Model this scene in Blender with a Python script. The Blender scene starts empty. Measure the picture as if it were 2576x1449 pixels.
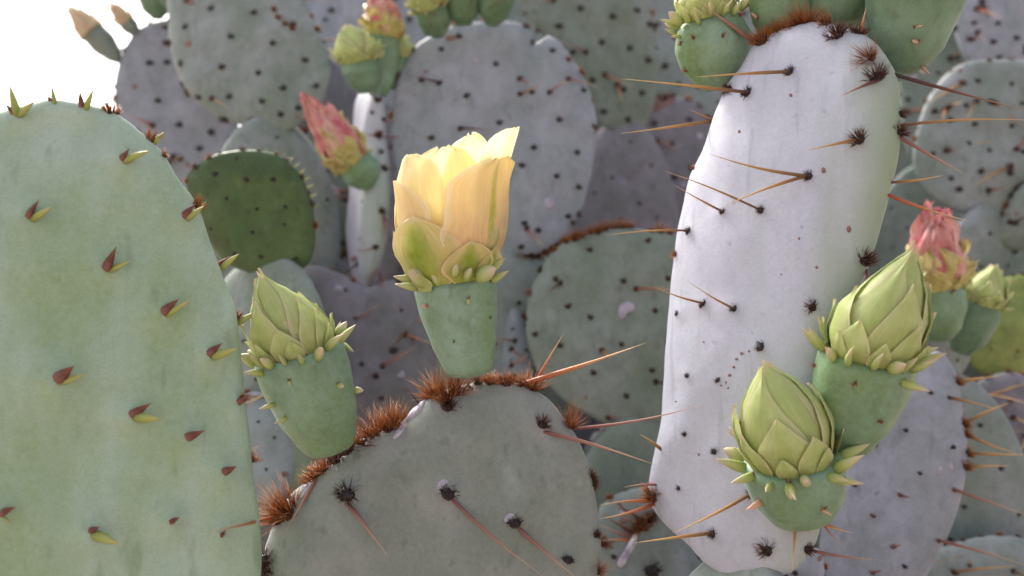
import bpy, bmesh, math, random
from mathutils import Vector, Matrix, noise
from mathutils.bvhtree import BVHTree
rnd = random.Random(7)
R = math.radians
scn = bpy.context.scene
col = scn.collection

# ---------------------------------------------------------------- camera
K = 2022.0                      # focal length in pixels of the 2576 x 1449 picture
CZ, PITCH = 0.72, R(5.0)
CAM = Vector((0, 0, CZ))
FWD = Vector((0, math.cos(PITCH), math.sin(PITCH)))
UP = Vector((0, -math.sin(PITCH), math.cos(PITCH)))
RIGHT = Vector((1, 0, 0))
cd = bpy.data.cameras.new('camera'); cam = bpy.data.objects.new('camera', cd); col.objects.link(cam)
cam.location = CAM; cam.rotation_euler = (R(90) + PITCH, 0, 0)
cd.sensor_width = 36; cd.lens = K / 2576 * 36; cd.clip_start = 0.01; cd.clip_end = 2000
cd.dof.use_dof = True; cd.dof.focus_distance = 0.415; cd.dof.aperture_fstop = 5.2
scn.camera = cam
# ---------------------------------------------------------------- sky, sun, exposure
SUN_EL, SUN_AZ = R(50), R(-44)          # azimuth from +Y towards +X
w = bpy.data.worlds.new('World'); scn.world = w; w.use_nodes = True
nt = w.node_tree; nt.nodes.clear()
sky = nt.nodes.new('ShaderNodeTexSky'); sky.sky_type = 'NISHITA'; sky.sun_disc = False
sky.sun_elevation = SUN_EL; sky.sun_rotation = SUN_AZ
sky.air_density = 1.0; sky.dust_density = 6.0; sky.ozone_density = 0.6
bw = nt.nodes.new('ShaderNodeRGBToBW'); mx = nt.nodes.new('ShaderNodeMix'); mx.data_type = 'RGBA'
mx.inputs[0].default_value = 0.62                      # thin white overcast
bg = nt.nodes.new('ShaderNodeBackground'); bg.inputs[1].default_value = 0.15
wo = nt.nodes.new('ShaderNodeOutputWorld')
nt.links.new(sky.outputs[0], bw.inputs[0]); nt.links.new(sky.outputs[0], mx.inputs[6]); nt.links.new(bw.outputs[0], mx.inputs[7])
nt.links.new(mx.outputs[2], bg.inputs[0]); nt.links.new(bg.outputs[0], wo.inputs[0])
sd = bpy.data.lights.new('sun', 'SUN'); sd.energy = 1.5; sd.angle = R(11); sd.color = (1, 0.93, 0.82)
sun = bpy.data.objects.new('sun', sd); col.objects.link(sun)
sdir = Vector((math.sin(SUN_AZ) * math.cos(SUN_EL), math.cos(SUN_AZ) * math.cos(SUN_EL), math.sin(SUN_EL)))
sun.rotation_euler = sdir.to_track_quat('Z', 'Y').to_euler(); sun.location = (-3, -1, 5)
scn.view_settings.view_transform = 'Standard'; scn.view_settings.look = 'None'
scn.view_settings.gamma = 1; scn.view_settings.use_curve_mapping = False
scn.view_settings.exposure = 1.42
scn.render.engine = 'CYCLES'; scn.cycles.use_denoising = True
scn.cycles.max_bounces = 8; scn.cycles.transparent_max_bounces = 6

# ---------------------------------------------------------------- helpers
def P(px, py, d):
    return CAM + d * (FWD + RIGHT * ((px - 1288) / K) + UP * ((724.5 - py) / K))
def ray(px, py):
    return (FWD + RIGHT * ((px - 1288) / K) + UP * ((724.5 - py) / K)).normalized()
def depth(v):
    return (v - CAM).dot(FWD)
WORLD = {}
def link(name, data, parent=None, mat=None, M=None):
    o = bpy.data.objects.new(name, data); col.objects.link(o)
    M = M if M is not None else Matrix.Identity(4)
    WORLD[o.name] = M
    if parent is not None:
        o.parent = parent; o.matrix_parent_inverse = WORLD[parent.name].inverted()
    o.matrix_basis = M
    if mat is not None and data is not None and not data.materials: data.materials.append(mat)
    return o
def mesh(name, verts, faces, smooth=True, attrs=None, uv=None):
    m = bpy.data.meshes.new(name); m.from_pydata([tuple(v) for v in verts], [], faces); m.update()
    if smooth: m.polygons.foreach_set('use_smooth', [True] * len(m.polygons))
    for k, vals in (attrs or {}).items():
        m.attributes.new(k, 'FLOAT', 'POINT').data.foreach_set('value', vals)
    if uv:
        l = m.uv_layers.new(name='UVMap')
        for lp in m.loops: l.data[lp.index].uv = uv[lp.vertex_index]
    return m
def frame(origin, x, y, z):
    M = Matrix((x, y, z)).transposed().to_4x4(); M.translation = origin; return M
def along(pos, z, spin=0.0, scale=1.0, ref=None):
    z = z.normalized(); ref = ref or Vector((0.31, 0.2, 0.93))
    x = ref.cross(z)
    if x.length < 1e-4: x = Vector((1, 0, 0)).cross(z)
    x.normalize(); y = z.cross(x)
    M = frame(pos, x, y, z) @ Matrix.Rotation(spin, 4, 'Z')
    return M @ Matrix.Diagonal((*(scale if hasattr(scale, '__len__') else (scale,) * 3), 1))
def smooth_closed(pts, n):
    out, m = [], len(pts)
    seg = [(Vector(pts[(i + 1) % m]) - Vector(pts[i])).length for i in range(m)]
    tot = sum(seg); acc = 0; i = 0
    for k in range(n):
        s = tot * k / n
        while acc + seg[i] < s: acc += seg[i]; i += 1
        t = (s - acc) / seg[i]
        a, b, c, d = (Vector(pts[(i + j) % m]) for j in (-1, 0, 1, 2))
        out.append(0.5 * ((2 * b) + (c - a) * t + (2 * a - 5 * b + 4 * c - d) * t * t + (3 * b - a - 3 * c + d) * t ** 3))
    return out
def interp(tab, x):
    if x <= tab[0][0]: return tab[0][1]
    for (a, fa), (b, fb) in zip(tab, tab[1:]):
        if x <= b:
            t = (x - a) / (b - a); t = t * t * (3 - 2 * t) * 0.5 + t * 0.5
            return fa + (fb - fa) * t
    return tab[-1][1]

# ---------------------------------------------------------------- materials
class NT:
    def __init__(s, name):
        s.m = bpy.data.materials.new(name); s.m.use_nodes = True; s.t = s.m.node_tree; s.t.nodes.clear()
        s.out = s.n('OutputMaterial')
    def n(s, kind, **kw):
        nd = s.t.nodes.new('ShaderNode' + kind)
        for k, v in kw.items(): setattr(nd, k, v)
        return nd
    def l(s, a, b): s.t.links.new(a, b)
    def ramp(s, fac, stops, interp='LINEAR'):
        r = s.n('ValToRGB'); r.color_ramp.interpolation = interp
        els = r.color_ramp.elements
        while len(els) < len(stops): els.new(0.5)
        for e, (p, c) in zip(els, stops):
            e.position = p; e.color = (*c, 1) if hasattr(c, '__len__') else (c, c, c, 1)
        s.l(fac, r.inputs[0]); return r.outputs[0]
    def noise(s, vec, scale, detail=3, rough=0.55, w=None):
        nd = s.n('TexNoise', noise_dimensions='4D'); nd.inputs['Scale'].default_value = scale
        nd.inputs['Detail'].default_value = detail; nd.inputs['Roughness'].default_value = rough
        s.l(vec, nd.inputs['Vector'])
        if w is not None: s.l(w, nd.inputs['W'])
        return nd.outputs[0]
    def mix(s, fac, a, b, blend='MIX'):
        m = s.n('Mix', data_type='RGBA', blend_type=blend)
        for v, i in ((fac, 0), (a, 6), (b, 7)):
            if hasattr(v, 'is_linked'): s.l(v, m.inputs[i])
            else: m.inputs[i].default_value = v if i == 0 else (*v, 1)
        return m.outputs[2]
    def math(s, op, a, b=0.0, clamp=False):
        m = s.n('Math', operation=op, use_clamp=clamp)
        for v, i in ((a, 0), (b, 1)):
            if hasattr(v, 'is_linked'): s.l(v, m.inputs[i])
            else: m.inputs[i].default_value = v
        return m.outputs[0]

def pad_mat(name, wax, green, bias=0.5, streak=0.35, scars=0.5, rough=0.5, spot=None, rim=None, mott=.7):
    t = NT(name); tc = t.n('TexCoord'); oi = t.n('ObjectInfo')
    W = t.math('MULTIPLY', oi.outputs['Random'], 50.0)
    mp = t.n('Mapping'); mp.inputs['Scale'].default_value = (1, 1, streak); t.l(tc.outputs['Object'], mp.inputs[0])
    big = t.noise(mp.outputs[0], 26, 4, 0.55, W)
    fac = t.ramp(big, [(bias - 0.13, 0.0), (bias + 0.13, 1.0)])
    c = t.mix(fac, wax, green)
    med = t.noise(tc.outputs['Object'], 70, 5, 0.65, W)
    c = t.mix(t.ramp(med, [(0.42, 0.0), (0.72, mott)]), c, tuple(0.66 * a for a in green))
    fine = t.noise(tc.outputs['Object'], 420, 3, 0.6, W)
    c = t.mix(t.ramp(fine, [(0.3, 0.0), (0.8, 0.30)]), c, tuple(min(1, 1.25 * a) for a in wax))
    po = t.noise(tc.outputs['Object'], 1100, 2, 0.5, W)
    c = t.mix(t.ramp(po, [(0.5, 0.0), (0.72, 0.28)]), c, tuple(0.7 * a for a in green))
    st = t.noise(mp.outputs[0], 150, 2, 0.5, W)
    c = t.mix(t.ramp(st, [(0.60, 0.0), (0.70, 0.35)]), c, tuple(0.55 * a for a in green))
    sc = t.noise(tc.outputs['Object'], 115, 2, 0.5, W)
    c = t.mix(t.math('MULTIPLY', t.ramp(sc, [(0.70, 0.0), (0.74, 1.0)]), scars), c, (0.16, 0.11, 0.10))
    sp = t.noise(mp.outputs[0], 48, 3, 0.6, t.math('ADD', W, 7.0))
    c = t.mix(t.math('MULTIPLY', t.ramp(sp, [(0.62, 0.0), (0.70, 1.0)]), scars * 0.6), c, spot or tuple(1.2 * a for a in wax))
    if rim:                                   # the wax thins out along one side of the pad
        sx = t.n('SeparateXYZ'); t.l(tc.outputs['Object'], sx.inputs[0])
        e = t.math('ADD', t.math('ADD', sx.outputs[0], t.math('MULTIPLY', sx.outputs[2], -0.15)), t.math('MULTIPLY', big, 0.05))
        c = t.mix(t.ramp(e, [(0.056, 0.0), (0.088, 0.9)]), c, rim)
    b = t.n('BsdfPrincipled'); t.l(c, b.inputs['Base Color'])
    t.l(t.ramp(med, [(0.3, rough - 0.08), (0.7, rough + 0.12)]), b.inputs['Roughness'])
    b.inputs['Specular IOR Level'].default_value = 0.35
    b.inputs['Sheen Weight'].default_value = 0.12; b.inputs['Sheen Roughness'].default_value = 0.5
    bp = t.n('Bump'); bp.inputs['Strength'].default_value = 0.5; bp.inputs['Distance'].default_value = 0.0007
    t.l(t.math('ADD', med, t.math('MULTIPLY', fine, 0.25)), bp.inputs['Height']); t.l(bp.outputs[0], b.inputs['Normal'])
    t.l(b.outputs[0], t.out.inputs[0]); return t.m

def bristle_mat(name, base, mid, tip, trans=0.25):
    t = NT(name); a = t.n('Attribute', attribute_name='t'); r = t.n('Attribute', attribute_name='r')
    c = t.ramp(a.outputs['Fac'], [(0.0, base), (0.45, mid), (1.0, tip)])
    c = t.mix(t.math('MULTIPLY', r.outputs['Fac'], 0.55), c, tuple(0.45 * v for v in mid))
    b = t.n('BsdfPrincipled'); t.l(c, b.inputs['Base Color']); b.inputs['Roughness'].default_value = 0.42
    tr = t.n('BsdfTranslucent'); t.l(c, tr.inputs[0]); ms = t.n('MixShader'); ms.inputs[0].default_value = trans
    t.l(b.outputs[0], ms.inputs[1]); t.l(tr.outputs[0], ms.inputs[2]); t.l(ms.outputs[0], t.out.inputs[0]); return t.m

def uv_petal_mat(name, edge, body, rib, base, rib_w=0.16, rib_reach=0.9, trans=0.35, tip=None, mottled=0.3, rough=0.45):
    """colour by place on the petal: margin, body, midrib and base"""
    t = NT(name); uv = t.n('UVMap'); sp = t.n('SeparateXYZ'); t.l(uv.outputs[0], sp.inputs[0])
    tc = t.n('TexCoord'); oi = t.n('ObjectInfo'); W = t.math('MULTIPLY', oi.outputs['Random'], 40.0)
    mp = t.n('Mapping'); mp.inputs['Scale'].default_value = (30, 3, 1); t.l(uv.outputs[0], mp.inputs[0])
    vein = t.noise(mp.outputs[0], 1.0, 3, 0.6, W)
    x = t.math('MULTIPLY', t.math('ABSOLUTE', t.math('SUBTRACT', sp.outputs[0], 0.5)), 2.0)
    x = t.math('ADD', x, t.math('MULTIPLY', t.math('SUBTRACT', vein, 0.5), 0.12))
    y = sp.outputs[1]
    c = t.mix(t.ramp(y, [(0.0, 1.0), (0.55, 0.0)]), body, base)
    c = t.mix(t.ramp(x, [(0.86, 0.0), (1.0, 1.0)]), c, edge)
    ribf = t.math('MULTIPLY', t.ramp(x, [(0.0, 1.0), (rib_w, 0.75), (rib_w * 2.4, 0.0)]), t.ramp(y, [(rib_reach - 0.25, 1.0), (min(1, rib_reach + 0.1), 0.35)]))
    c = t.mix(ribf, c, rib)
    if tip: c = t.mix(t.ramp(y, [(0.9, 0.0), (1.0, 1.0)]), c, tip)
    md = t.noise(tc.outputs['Object'], 120, 4, 0.6, W)
    c = t.mix(t.math('MULTIPLY', t.ramp(md, [(0.4, 0.0), (0.75, 1.0)]), mottled), c, tuple(min(1, v * 1.25 + 0.02) for v in body))
    c = t.mix(t.ramp(vein, [(0.35, 0.16), (0.6, 0.0)]), c, tuple(v * 0.6 for v in base))
    b = t.n('BsdfPrincipled'); t.l(c, b.inputs['Base Color']); b.inputs['Roughness'].default_value = rough
    b.inputs['Specular IOR Level'].default_value = 0.3
    bp = t.n('Bump'); bp.inputs['Strength'].default_value = 0.25; bp.inputs['Distance'].default_value = 0.0006
    t.l(vein, bp.inputs['Height']); t.l(bp.outputs[0], b.inputs['Normal'])
    tr = t.n('BsdfTranslucent'); t.l(c, tr.inputs[0]); ms = t.n('MixShader'); ms.inputs[0].default_value = trans
    t.l(b.outputs[0], ms.inputs[1]); t.l(tr.outputs[0], ms.inputs[2]); t.l(ms.outputs[0], t.out.inputs[0]); return t.m

def plain_mat(name, a, b2, scale=60, rough=0.6, bump=0.3, z=1.0, ramp=(0.35, 0.65), dist=0.001):
    t = NT(name); tc = t.n('TexCoord'); oi = t.n('ObjectInfo'); W = t.math('MULTIPLY', oi.outputs['Random'], 40.0)
    mp = t.n('Mapping'); mp.inputs['Scale'].default_value = (1, 1, z); t.l(tc.outputs['Object'], mp.inputs[0])
    n = t.noise(mp.outputs[0], scale, 5, 0.62, W)
    c = t.ramp(n, [(ramp[0], a), (ramp[1], b2)])
    b = t.n('BsdfPrincipled'); t.l(c, b.inputs['Base Color']); b.inputs['Roughness'].default_value = rough
    b.inputs['Specular IOR Level'].default_value = 0.3
    bp = t.n('Bump'); bp.inputs['Strength'].default_value = bump; bp.inputs['Distance'].default_value = dist
    t.l(n, bp.inputs['Height']); t.l(bp.outputs[0], b.inputs['Normal']); t.l(b.outputs[0], t.out.inputs[0]); return t.m

MAT = dict(
    young=pad_mat('young_pad_skin', (0.38, 0.48, 0.41), (0.25, 0.35, 0.19), 0.50, 0.28, 0.04, 0.42, (0.24, 0.36, 0.24), mott=.28),
    centre=pad_mat('grey_green_pad_skin', (0.255, 0.265, 0.255), (0.17, 0.195, 0.16), 0.50, 0.8, 0.4, 0.48, (0.36, 0.40, 0.34), mott=.4),
    white=pad_mat('waxy_white_pad_skin', (0.47, 0.475, 0.58), (0.39, 0.41, 0.475), 0.54, 0.12, 0.25, 0.5, (0.48, 0.49, 0.56), rim=(0.24, 0.31, 0.19), mott=.25),
    lavender=pad_mat('lavender_pad_skin', (0.33, 0.335, 0.405), (0.22, 0.25, 0.265), 0.52, 0.3, 0.5, 0.55),
    grey=pad_mat('grey_pad_skin', (0.265, 0.285, 0.30), (0.17, 0.21, 0.175), 0.50, 0.5, 0.6, 0.55),
    olive=pad_mat('olive_grey_pad_skin', (0.235, 0.26, 0.25), (0.145, 0.185, 0.14), 0.48, 0.5, 0.7, 0.55),
    mauve=pad_mat('mauve_grey_pad_skin', (0.22, 0.20, 0.245), (0.145, 0.14, 0.145), 0.50, 0.6, 1.0, 0.6),
    deep=pad_mat('deep_green_pad_skin', (0.080, 0.120, 0.046), (0.042, 0.070, 0.020), 0.50, 0.7, 0.3, 0.45, (0.18, 0.25, 0.10)),
    lime=pad_mat('yellow_green_pad_skin', (0.32, 0.35, 0.10), (0.14, 0.20, 0.05), 0.50, 0.7, 0.9, 0.5, (0.40, 0.40, 0.10)),
    ovary=pad_mat('bud_base_skin', (0.24, 0.36, 0.30), (0.14, 0.23, 0.085), 0.47, 0.35, 0.10, 0.42, (0.30, 0.42, 0.28)),
    ovary_dark=pad_mat('dark_bud_base_skin', (0.17, 0.27, 0.19), (0.09, 0.16, 0.07), 0.47, 0.5, 0.1, 0.42, (0.2, 0.3, 0.2)),
    orange=bristle_mat('orange_bristles', (0.035, 0.012, 0.008), (0.45, 0.14, 0.035), (0.80, 0.40, 0.13), .4),
    brown=bristle_mat('brown_bristles', (0.02, 0.008, 0.008), (0.13, 0.045, 0.025), (0.28, 0.11, 0.05)),
    dark=bristle_mat('dark_bristles', (0.015, 0.008, 0.01), (0.05, 0.022, 0.02), (0.12, 0.055, 0.04), 0.1),
    red=bristle_mat('red_bristles', (0.20, 0.05, 0.03), (0.38, 0.10, 0.05), (0.62, 0.30, 0.16)),
    golden=bristle_mat('golden_spine', (0.06, 0.018, 0.015), (0.48, 0.25, 0.08), (0.74, 0.52, 0.22), 0.1),
    rosy=bristle_mat('rosy_spine', (0.20, 0.06, 0.05), (0.36, 0.17, 0.13), (0.58, 0.42, 0.27), 0.1),
    ember=bristle_mat('orange_red_spine', (0.32, 0.05, 0.03), (0.55, 0.20, 0.08), (0.80, 0.62, 0.38), 0.15),
    blackred=bristle_mat('black_red_spine', (0.012, 0.008, 0.01), (0.16, 0.06, 0.05), (0.48, 0.30, 0.14), 0.1),
    cover=bristle_mat('leaf_cover', (0.26, 0.10, 0.09), (0.13, 0.03, 0.02), (0.24, 0.07, 0.03), 0.1),
    leaf=bristle_mat('pad_leaf', (0.26, 0.30, 0.07), (0.40, 0.44, 0.12), (0.52, 0.44, 0.18), 0.2),
    scale=bristle_mat('bud_scale', (0.32, 0.40, 0.10), (0.46, 0.52, 0.19), (0.66, 0.52, 0.38), 0.2),
    scale_pink=bristle_mat('pink_bud_scale', (0.45, 0.30, 0.18), (0.70, 0.42, 0.28), (0.80, 0.52, 0.40), 0.25),
    sepal=uv_petal_mat('green_sepal', (0.66, 0.58, 0.40), (0.50, 0.56, 0.25), (0.42, 0.51, 0.17), (0.38, 0.39, 0.11), 0.25, 0.9, 0.25, (0.68, 0.50, 0.36), 0.5),
    outer=uv_petal_mat('outer_flower_sepal', (0.86, 0.62, 0.44), (0.70, 0.60, 0.27), (0.27, 0.40, 0.03), (0.31, 0.39, 0.04), 0.22, 0.92, 0.3, (0.70, 0.62, 0.42)),
    petal=uv_petal_mat('peach_yellow_petal', (0.96, 0.92, 0.70), (0.95, 0.86, 0.52), (0.95, 0.82, 0.46), (0.90, 0.55, 0.34), 0.1, 0.7, 0.5),
    petal_rib=uv_petal_mat('green_ribbed_petal', (0.95, 0.88, 0.68), (0.93, 0.74, 0.42), (0.46, 0.53, 0.06), (0.90, 0.50, 0.28), 0.05, 0.95, 0.42),
    petal_pale=uv_petal_mat('pale_cream_petal', (0.86, 0.84, 0.62), (0.88, 0.82, 0.50), (0.90, 0.66, 0.08), (0.86, 0.62, 0.16), 0.2, 0.6, 0.42),
    wither=uv_petal_mat('withered_petal', (0.84, 0.60, 0.50), (0.78, 0.44, 0.40), (0.60, 0.10, 0.15), (0.74, 0.60, 0.34), 0.3, 0.9, 0.25, (0.66, 0.16, 0.22), 0.7),
    wither_cup=uv_petal_mat('withered_cup', (0.72, 0.58, 0.30), (0.62, 0.52, 0.22), (0.54, 0.44, 0.13), (0.48, 0.44, 0.13), 0.2, 0.9, 0.2, (0.62, 0.42, 0.26), 0.5),
    wither_pale=uv_petal_mat('pale_withered_petal', (0.74, 0.62, 0.50), (0.66, 0.56, 0.38), (0.62, 0.38, 0.30), (0.56, 0.52, 0.26), 0.3, 0.9, 0.25, (0.70, 0.42, 0.40), 0.7),
    flake=plain_mat('dry_skin', (0.62, 0.58, 0.64), (0.32, 0.27, 0.36), 160, 0.6, 0.6),
    corky=plain_mat('corky_scar', (0.30, 0.17, 0.15), (0.17, 0.10, 0.10), 140, 0.8, 0.8),
    scar=plain_mat('pale_scar', (0.46, 0.42, 0.50), (0.32, 0.28, 0.36), 220, 0.7, 0.5),
    soil=plain_mat('dry_soil', (0.40, 0.32, 0.26), (0.24, 0.19, 0.15), 5, 0.9, 1.0, 1, (0.3, 0.7), 0.02),
    wood=plain_mat('dry_twig', (0.24, 0.18, 0.17), (0.14, 0.10, 0.11), 90, 0.8, 0.5),
    bushleaf=plain_mat('bush_leaf', (0.10, 0.17, 0.04), (0.17, 0.25, 0.06), 3, 0.5, 0.0),
)

# ---------------------------------------------------------------- small shared meshes
def tuft_mesh(name, n, spread, cr, lo, hi, wd, seed, cushion=True, squash=1.0, bend=0.15):
    q = random.Random(seed); V, F, T, RR = [], [], [], []
    if cushion:
        k = 8; V.append((0, 0, cr * 0.55)); T.append(0); RR.append(0.6)
        for j in range(1, 4):
            a = j / 3 * math.pi / 2
            for i in range(k):
                b = 2 * math.pi * i / k; rr = cr * math.sin(a) * (1 + q.uniform(-.12, .12))
                V.append((rr * math.cos(b), rr * math.sin(b) * squash, cr * 0.55 * math.cos(a) - (0.25 * cr if j == 3 else 0))); T.append(0.0); RR.append(0.6)
        for i in range(k): F.append((0, 1 + i, 1 + (i + 1) % k))
        for j in range(2):
            for i in range(k):
                a = 1 + j * k + i; b = 1 + j * k + (i + 1) % k; F.append((a, a + k, b + k, b))
    for _ in range(n):
        az = q.uniform(0, 2 * math.pi); f = math.sqrt(q.random())
        base = Vector((cr * 0.85 * f * math.cos(az), cr * 0.85 * f * math.sin(az) * squash, cr * 0.3 * (1 - f)))
        pol = R(spread) * f + R(q.gauss(0, 9)); d = Vector((math.sin(pol) * math.cos(az), math.sin(pol) * math.sin(az), math.cos(pol)))
        L = q.uniform(lo, hi) * (1 - 0.25 * f); s = d.orthogonal().normalized(); u = d.cross(s); w_ = wd * q.uniform(.7, 1.3)
        bd = Vector((q.gauss(0, bend), q.gauss(0, bend), q.gauss(0, bend))) * L
        i0 = len(V); r = q.random()
        for j, (tt, ww) in enumerate(((0, 1), (0.55, .75))):
            c = base + d * L * tt + bd * tt * tt * 0.5
            for m_ in range(3):
                a = m_ * 2.0944; V.append(c + (s * math.cos(a) + u * math.sin(a)) * w_ * ww); T.append(tt); RR.append(r)
        V.append(base + d * L + bd * 0.5); T.append(1); RR.append(r)
        for m_ in range(3):
            a, b = i0 + m_, i0 + (m_ + 1) % 3; F.append((a, b, b + 3, a + 3)); F.append((a + 3, b + 3, i0 + 6))
    return mesh(name, V, F, True, {'t': T, 'r': RR})

TUFT = {}
for key, mat, args in (
        ('dot', 'dark', (16, 70, .62, .5, .95, .075)), ('dotb', 'brown', (16, 65, .6, .5, 1.0, .08)),
        ('dark', 'dark', (80, 72, .55, .45, .85, .035)), ('star', 'dark', (95, 88, .55, .55, 1.05, .026)),
        ('brown', 'brown', (100, 62, .48, .6, 1.15, .028)), ('orange', 'orange', (150, 52, .38, .6, 2.3, .018)),
        ('mixed', 'orange', (150, 66, .5, .5, 1.2, .024)), ('red', 'red', (16, 30, .3, .8, 1.5, .06)), ('brush', 'orange', (34, 22, .35, .9, 1.6, .045))):
    TUFT[key] = []
    for v in range(3):
        m = tuft_mesh('bristle_tuft_' + key, *args, seed=hash(args) % 999 + v); m.materials.append(MAT[mat]); TUFT[key].append(m)

def horn_mesh(name, prof, bend, mat, flat=0.75, sides=8):
    V, F, T = [], [], []; n = len(prof)
    for i, (t, r) in enumerate(prof):
        cz, cx = t, bend * t * t
        for k in range(sides):
            a = 2 * math.pi * k / sides; V.append((cx + r * flat * math.cos(a), r * math.sin(a), cz)); T.append(t)
    for i in range(n - 1):
        for k in range(sides):
            a, b = i * sides + k, i * sides + (k + 1) % sides; F.append((a, b, b + sides, a + sides))
    F.append(tuple(range((n - 1) * sides, n * sides))); F.append(tuple(reversed(range(sides))))
    m = mesh(name, V, F, True, {'t': T, 'r': [0.0] * len(V)}); m.materials.append(MAT[mat]); return m
LEAFP = [(0, .13), (.12, .19), (.3, .2), (.5, .165), (.7, .115), (.87, .055), (1, .008)]
STUBP = [(0, .2), (.15, .30), (.4, .34), (.65, .29), (.85, .17), (.97, .06), (1, .01)]
CONEP = [(0, .26), (.12, .28), (.35, .23), (.6, .15), (.85, .05), (1, .005)]
LEAF = [horn_mesh('leaf', LEAFP, b, 'leaf') for b in (.1, .3, -.15)]
SCALE = [horn_mesh('scale_leaf', LEAFP, b, 'scale') for b in (.12, .28, -.1)]
STUB = [horn_mesh('stub_scale', STUBP, b, 'scale') for b in (.05, .15, -.1)]
PINK = [horn_mesh('pink_scale', LEAFP, b, 'scale_pink') for b in (.2, .4, -.2)]
COVER = [horn_mesh('leaf_cover', CONEP, b, 'cover', 0.6) for b in (.1, .2, -.15)]

# ---------------------------------------------------------------- builders
class Pad:
    pass
def cactus(label, base_xy, group=None):
    e = link('prickly_pear_cactus', None, M=Matrix.Translation((base_xy[0], base_xy[1], 0)))
    e.empty_display_size = 0.05; e['label'] = label; e['category'] = 'cactus'
    if group: e['group'] = group
    return e
def basexy(px, py, d):
    v = P(px, py, d); return (v.x, v.y)
def pad_local(root, outline, M, T, mat, N=72, rings=12, pw=3.0, bumps=(), bump_h=0.0012, bump_s=0.006, bend=0.0, wob=0.0008, label=None, irr=.008):
    """outline: closed list of (u, v) in metres in the pad's own frame (x = across, z = up, -y = front)"""
    pts = smooth_closed(outline, N); c = sum(pts, Vector((0, 0))) / N
    seed = Vector((rnd.uniform(0, 50), rnd.uniform(0, 50), 0))
    V, F = [], []; ts = [math.sin((i / rings) * math.pi / 2) for i in range(rings, 0, -1)]
    def vert(p, t, side):
        h = T * math.sqrt(max(0, 1 - t ** pw))
        nz = noise.noise(Vector((p.x * 28, p.y * 28, side * 3)) + seed) * wob * (2.2 - t) + noise.noise(Vector((p.x * 70, p.y * 70, side)) + seed) * wob * 0.35
        for bx, by in bumps:
            d2 = (p.x - bx) ** 2 + (p.y - by) ** 2
            if d2 < 9 * bump_s ** 2 and side < 0: h += bump_h * math.exp(-d2 / (2 * bump_s ** 2))
        e = p - c
        return (p.x, side * (h + nz * (1 if t < 0.999 else 0)) - bend * (e.x ** 2), p.y)
    wv = [1 + irr * noise.noise(Vector((i * 0.35, 3, 0)) + seed) for i in range(N)]
    for i, p in enumerate(pts): V.append(vert(c + (p - c) * wv[i], 1.0, -1))
    for side in (-1, 1):
        st = len(V)
        for t in ts[1:]:
            for i, p in enumerate(pts): V.append(vert(c + (p - c) * t * wv[i], t, side))
        cv = len(V); V.append(vert(c, 0.0, side))
        prev = 0
        for j in range(len(ts) - 1):
            cur = st + j * N
            for i in range(N):
                a, b = prev + i, prev + (i + 1) % N; e, f = cur + i, cur + (i + 1) % N
                F.append((a, b, f, e) if side > 0 else (b, a, e, f))
            prev = cur
        for i in range(N):
            a, b = prev + i, prev + (i + 1) % N; F.append((a, b, cv) if side > 0 else (b, a, cv))
    area = sum(pts[i].x * pts[(i + 1) % N].y - pts[(i + 1) % N].x * pts[i].y for i in range(N))
    if area > 0: F = [tuple(reversed(f)) for f in F]
    m = mesh('pad', V, F); o = link('pad', m, root, MAT[mat], M)
    if label: o['label'] = label
    p = Pad(); p.o, p.M, p.root, p.pts, p.c, p.T = o, M, root, pts, c, T
    p.bvh = BVHTree.FromPolygons([M @ Vector(v) for v in V], F)
    p.n = -(M.to_3x3() @ Vector((0, 1, 0))).normalized()
    low = min(pts, key=lambda q: (M @ Vector((q.x, 0, q.y))).z); p.low = M @ Vector((low.x, 0, low.y))
    return p
def pad_frame(px, py, d, yaw, pitch):
    y, p = R(yaw), R(pitch)
    n = Vector((math.sin(y) * math.cos(p), -math.cos(y) * math.cos(p), math.sin(p)))
    u = Vector((math.cos(y), math.sin(y), 0)); return frame(P(px, py, d), u, -n, n.cross(u)), n
def on_plane(px, py, M, n, off=0.0):
    o = M.translation + n * off; r = ray(px, py); t = (o - CAM).dot(n) / r.dot(n)
    q = M.inverted() @ (CAM + r * t); return Vector((q.x, q.z))
def pad(root, outline_px, c_px, d, yaw=0, pitch=0, T=9, mat='grey', dots=(), **kw):
    """a pad whose outline was read off the photograph, standing on its own plane at its own distance"""
    M, n = pad_frame(*c_px, d, yaw, pitch)
    bumps = [on_plane(*q[:2], M, n, T * 0.0008) for q in dots]
    p = pad_local(root, [on_plane(x, y, M, n) for x, y in outline_px], M, T / 1000, mat, bumps=bumps, **kw)
    p.d = d; return p
def hit(p, px, py):
    loc, nor, _, _ = p.bvh.ray_cast(CAM, ray(px, py))
    if loc is None:
        q = P(px, py, p.d)
        if hasattr(p, 'pts') and abs(p.n.dot(ray(px, py))) > .3:
            r_ = ray(px, py); q = CAM + r_ * ((p.M.translation - CAM).dot(p.n) / r_.dot(p.n))
        loc, nor, _, _ = p.bvh.find_nearest(q)
    if nor.dot(loc - CAM) > 0 and nor.dot(p.n) < 0: nor = -nor if abs(nor.dot(p.n)) > .5 else nor
    return loc, nor
def px_dir(dx, dy, toward=0.0):
    return (RIGHT * dx - UP * dy).normalized() - FWD * toward
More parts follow.
